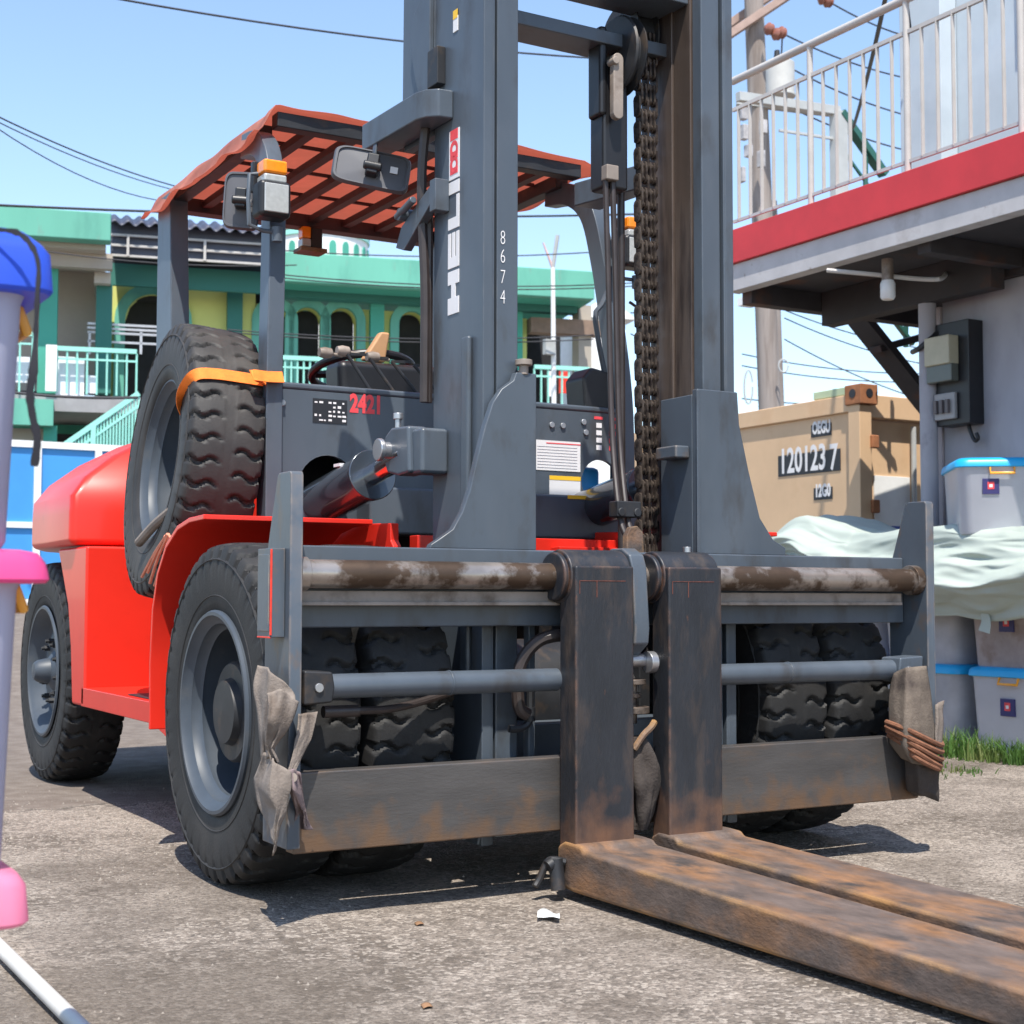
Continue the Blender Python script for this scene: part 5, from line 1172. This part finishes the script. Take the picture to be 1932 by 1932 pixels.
for v in (612, 620, 628, 645): G('pipe_rail', M('stainless', (.5, .48, .48), .35, metal=.5), 165, v, 300, v+2.5, -.5, -.46)
for u in (167, 264): G('pipe_post', M('stainless', (.5, .48, .48), .35), u, 626, u+4, 668, -.5, -.46)
# outside stair rail at lower left
pA, pB = sz(112, 846, -2.2), sz(262, 742, -2.2)
q = MB(GM).bar((pA[0], -2.2, pA[1]), (pB[0], -2.2, pB[1]), .07, .08).bar((pA[0], -2.2, pA[1]-.2), (pB[0], -2.2, pB[1]-.2), .04, .04).build('stair_rail', mint, GB)
me = MB().box(-.013, .013, -.013, .013, -1.0, -.03).mesh('rail_bar', mint, 0)
for i in range(26): place('rail_bar', me, q, GM @ Vector((pA[0]+(pB[0]-pA[0])*i/25, -2.2, pA[1]+(pB[1]-pA[1])*i/25)))
for u in (172,): G('stair_newel', mint, u, 802, u+8, 870, -2.25, -2.18)
# white drum of the mosque behind
dc = U(602, 700, 'd', 44); r_ = 90/2800*44
DR = thing('mosque_drum', 'white round drum with teal bands and arched niches above the green parapet', 'building', (dc.x, dc.y, .7))
zt2 = U(602, 424, 'd', 44-r_).z; zb2 = zt2-2.6
MB().cyl((dc.x, dc.y, .7), (dc.x, dc.y, zt2), r_, n=48).build('drum', whitep, DR, smooth=40)
MB().cyl((dc.x, dc.y, zt2-.18), (dc.x, dc.y, zt2-.04), r_+.05, n=48).build('teal_band', mint, DR, smooth=40)
MB().lathe([(zt2, r_+.06), (zt2+.1, r_), (zt2+.5, r_*.85), (zt2+.85, r_*.5), (zt2+.95, 0)], (dc.x, dc.y, 0), 'z', 48).build('cap', whitep, DR, smooth=50)
for i in range(22):
    a = 2*PI*i/22; p = Vector((dc.x+(r_+.0)*math.cos(a), dc.y+(r_+.0)*math.sin(a), 0)); Rn = Matrix.Translation(p) @ Matrix.Rotation(a-PI/2, 4, 'Z')
    b = MB(Rn); pts = [(-.10, zt2-1.6), (.10, zt2-1.6)]+[(.10*math.cos(t*PI/6), zt2-.50+.14*math.sin(t*PI/6)) for t in range(7)]
    b.prism(pts, 'y', -.02, .03); b.build('niche', green2, DR)
# forked pole standing in front
pb = U(1048, 900, 'd', 24); YP = thing('forked_pole', 'thin white pole with a V shaped top before the green building', 'pole', (pb.x, pb.y, .7))
MB().cyl((pb.x, pb.y, .7), U(1043, 505, 'd', 24), .05, .035, n=10).build('pole', whitep, YP)
MB().cyl(U(1043, 506, 'd', 24), U(1025, 458, 'd', 24), .025, .015, n=8).build('fork_arm', M('pale_pink', (.6, .42, .4), .6), YP)
MB().cyl(U(1043, 506, 'd', 24), U(1052, 444, 'd', 24), .03, .035, n=8).build('fork_arm', railg, YP)
MB().box(*(lambda p: (p.x-.09, p.x+.09, p.y-.05, p.y+.05, p.z-.12, p.z+.12))(U(1036, 655, 'd', 23.9))).build('junction_box', railg, YP)
# things on the terrace seen past the mast
for u0, v0, u1, v1, mt, lab in ((1056, 700, 1072, 742, redmatte, 'red panel behind the terrace railing'), (1034, 700, 1046, 748, whitep, 'white board leaning behind the terrace railing')):
    s0, z1 = sz(u0, v0, -1.0); s1, z0 = sz(u1, v1, -1.0); tag(MB(GM).box(s0, s1, -1.0, -.94, z0, z1).build('panel', mt), lab, 'panel')
# small white house to the right of the green building
s0, z1 = sz(1108, 575, 2.0); s1, _ = sz(1180, 600, 2.0)
WH = thing('white_house', 'plain white house beyond the end of the green building', 'building', tuple(GM @ Vector((s0+1, 3, .7))))
MB(GM).box(s0, s1, 2.0, 5, .5, sz(1150, 600, 2)[1]).build('wall', whitep, WH)
MB(GM).box(s0+.35, s0+.5, 1.93, 1.999, sz(1125, 690, 2)[1], sz(1125, 628, 2)[1]).build('window', M('grey_window', (.12, .14, .2), .3), WH)
MB(GM).prism([(s0-.2, sz(1150, 602, 2)[1]), (s1+.2, sz(1150, 602, 2)[1]), ((s0+s1)/2, sz(1150, 560, 2)[1])], 'y', 1.9, 5.1).build('gable_roof', whitep, WH)

# ------------------------------------------------------------------ blue fence
yf = 17.0
bluem = M('blue_sheet', (.05, .27, .62), .5, var=.08, vscale=1.0)
FN = thing('blue_fence', 'bright blue sheet fence in white metal frame behind the forklift', 'fence', (2, yf, .7))
zT, zB = U(30, 836, 'y', yf).z, U(30, 1136, 'y', yf).z
zMid = U(30, 990, 'y', yf).z
posts = [-1.2]; 
xs = [U(u, 950, 'y', yf).x for u in (-45, 69, 183, 297, 411)]
for i in range(len(xs)-1):
    MB().box(xs[i]+.045, xs[i+1]-.045, yf, yf+.03, zB+.05, zMid-.04).build('fence_sheet', bluem, FN); MB().box(xs[i]+.045, xs[i+1]-.045, yf, yf+.03, zMid+.04, zT-.05).build('fence_sheet', bluem, FN)
    MB().box(xs[i], xs[i+1], yf-.04, yf+.04, zMid-.04, zMid+.04).build('frame_rail', whitep, FN)
    for z in (zT-.05, zB-.05): MB().box(xs[i], xs[i+1], yf-.041, yf+.041, z, z+.09).build('frame_rail', whitep, FN)
for x in xs: MB().box(x-.045, x+.045, yf-.05, yf+.05, .5, zT+.04).build('fence_post', whitep, FN)
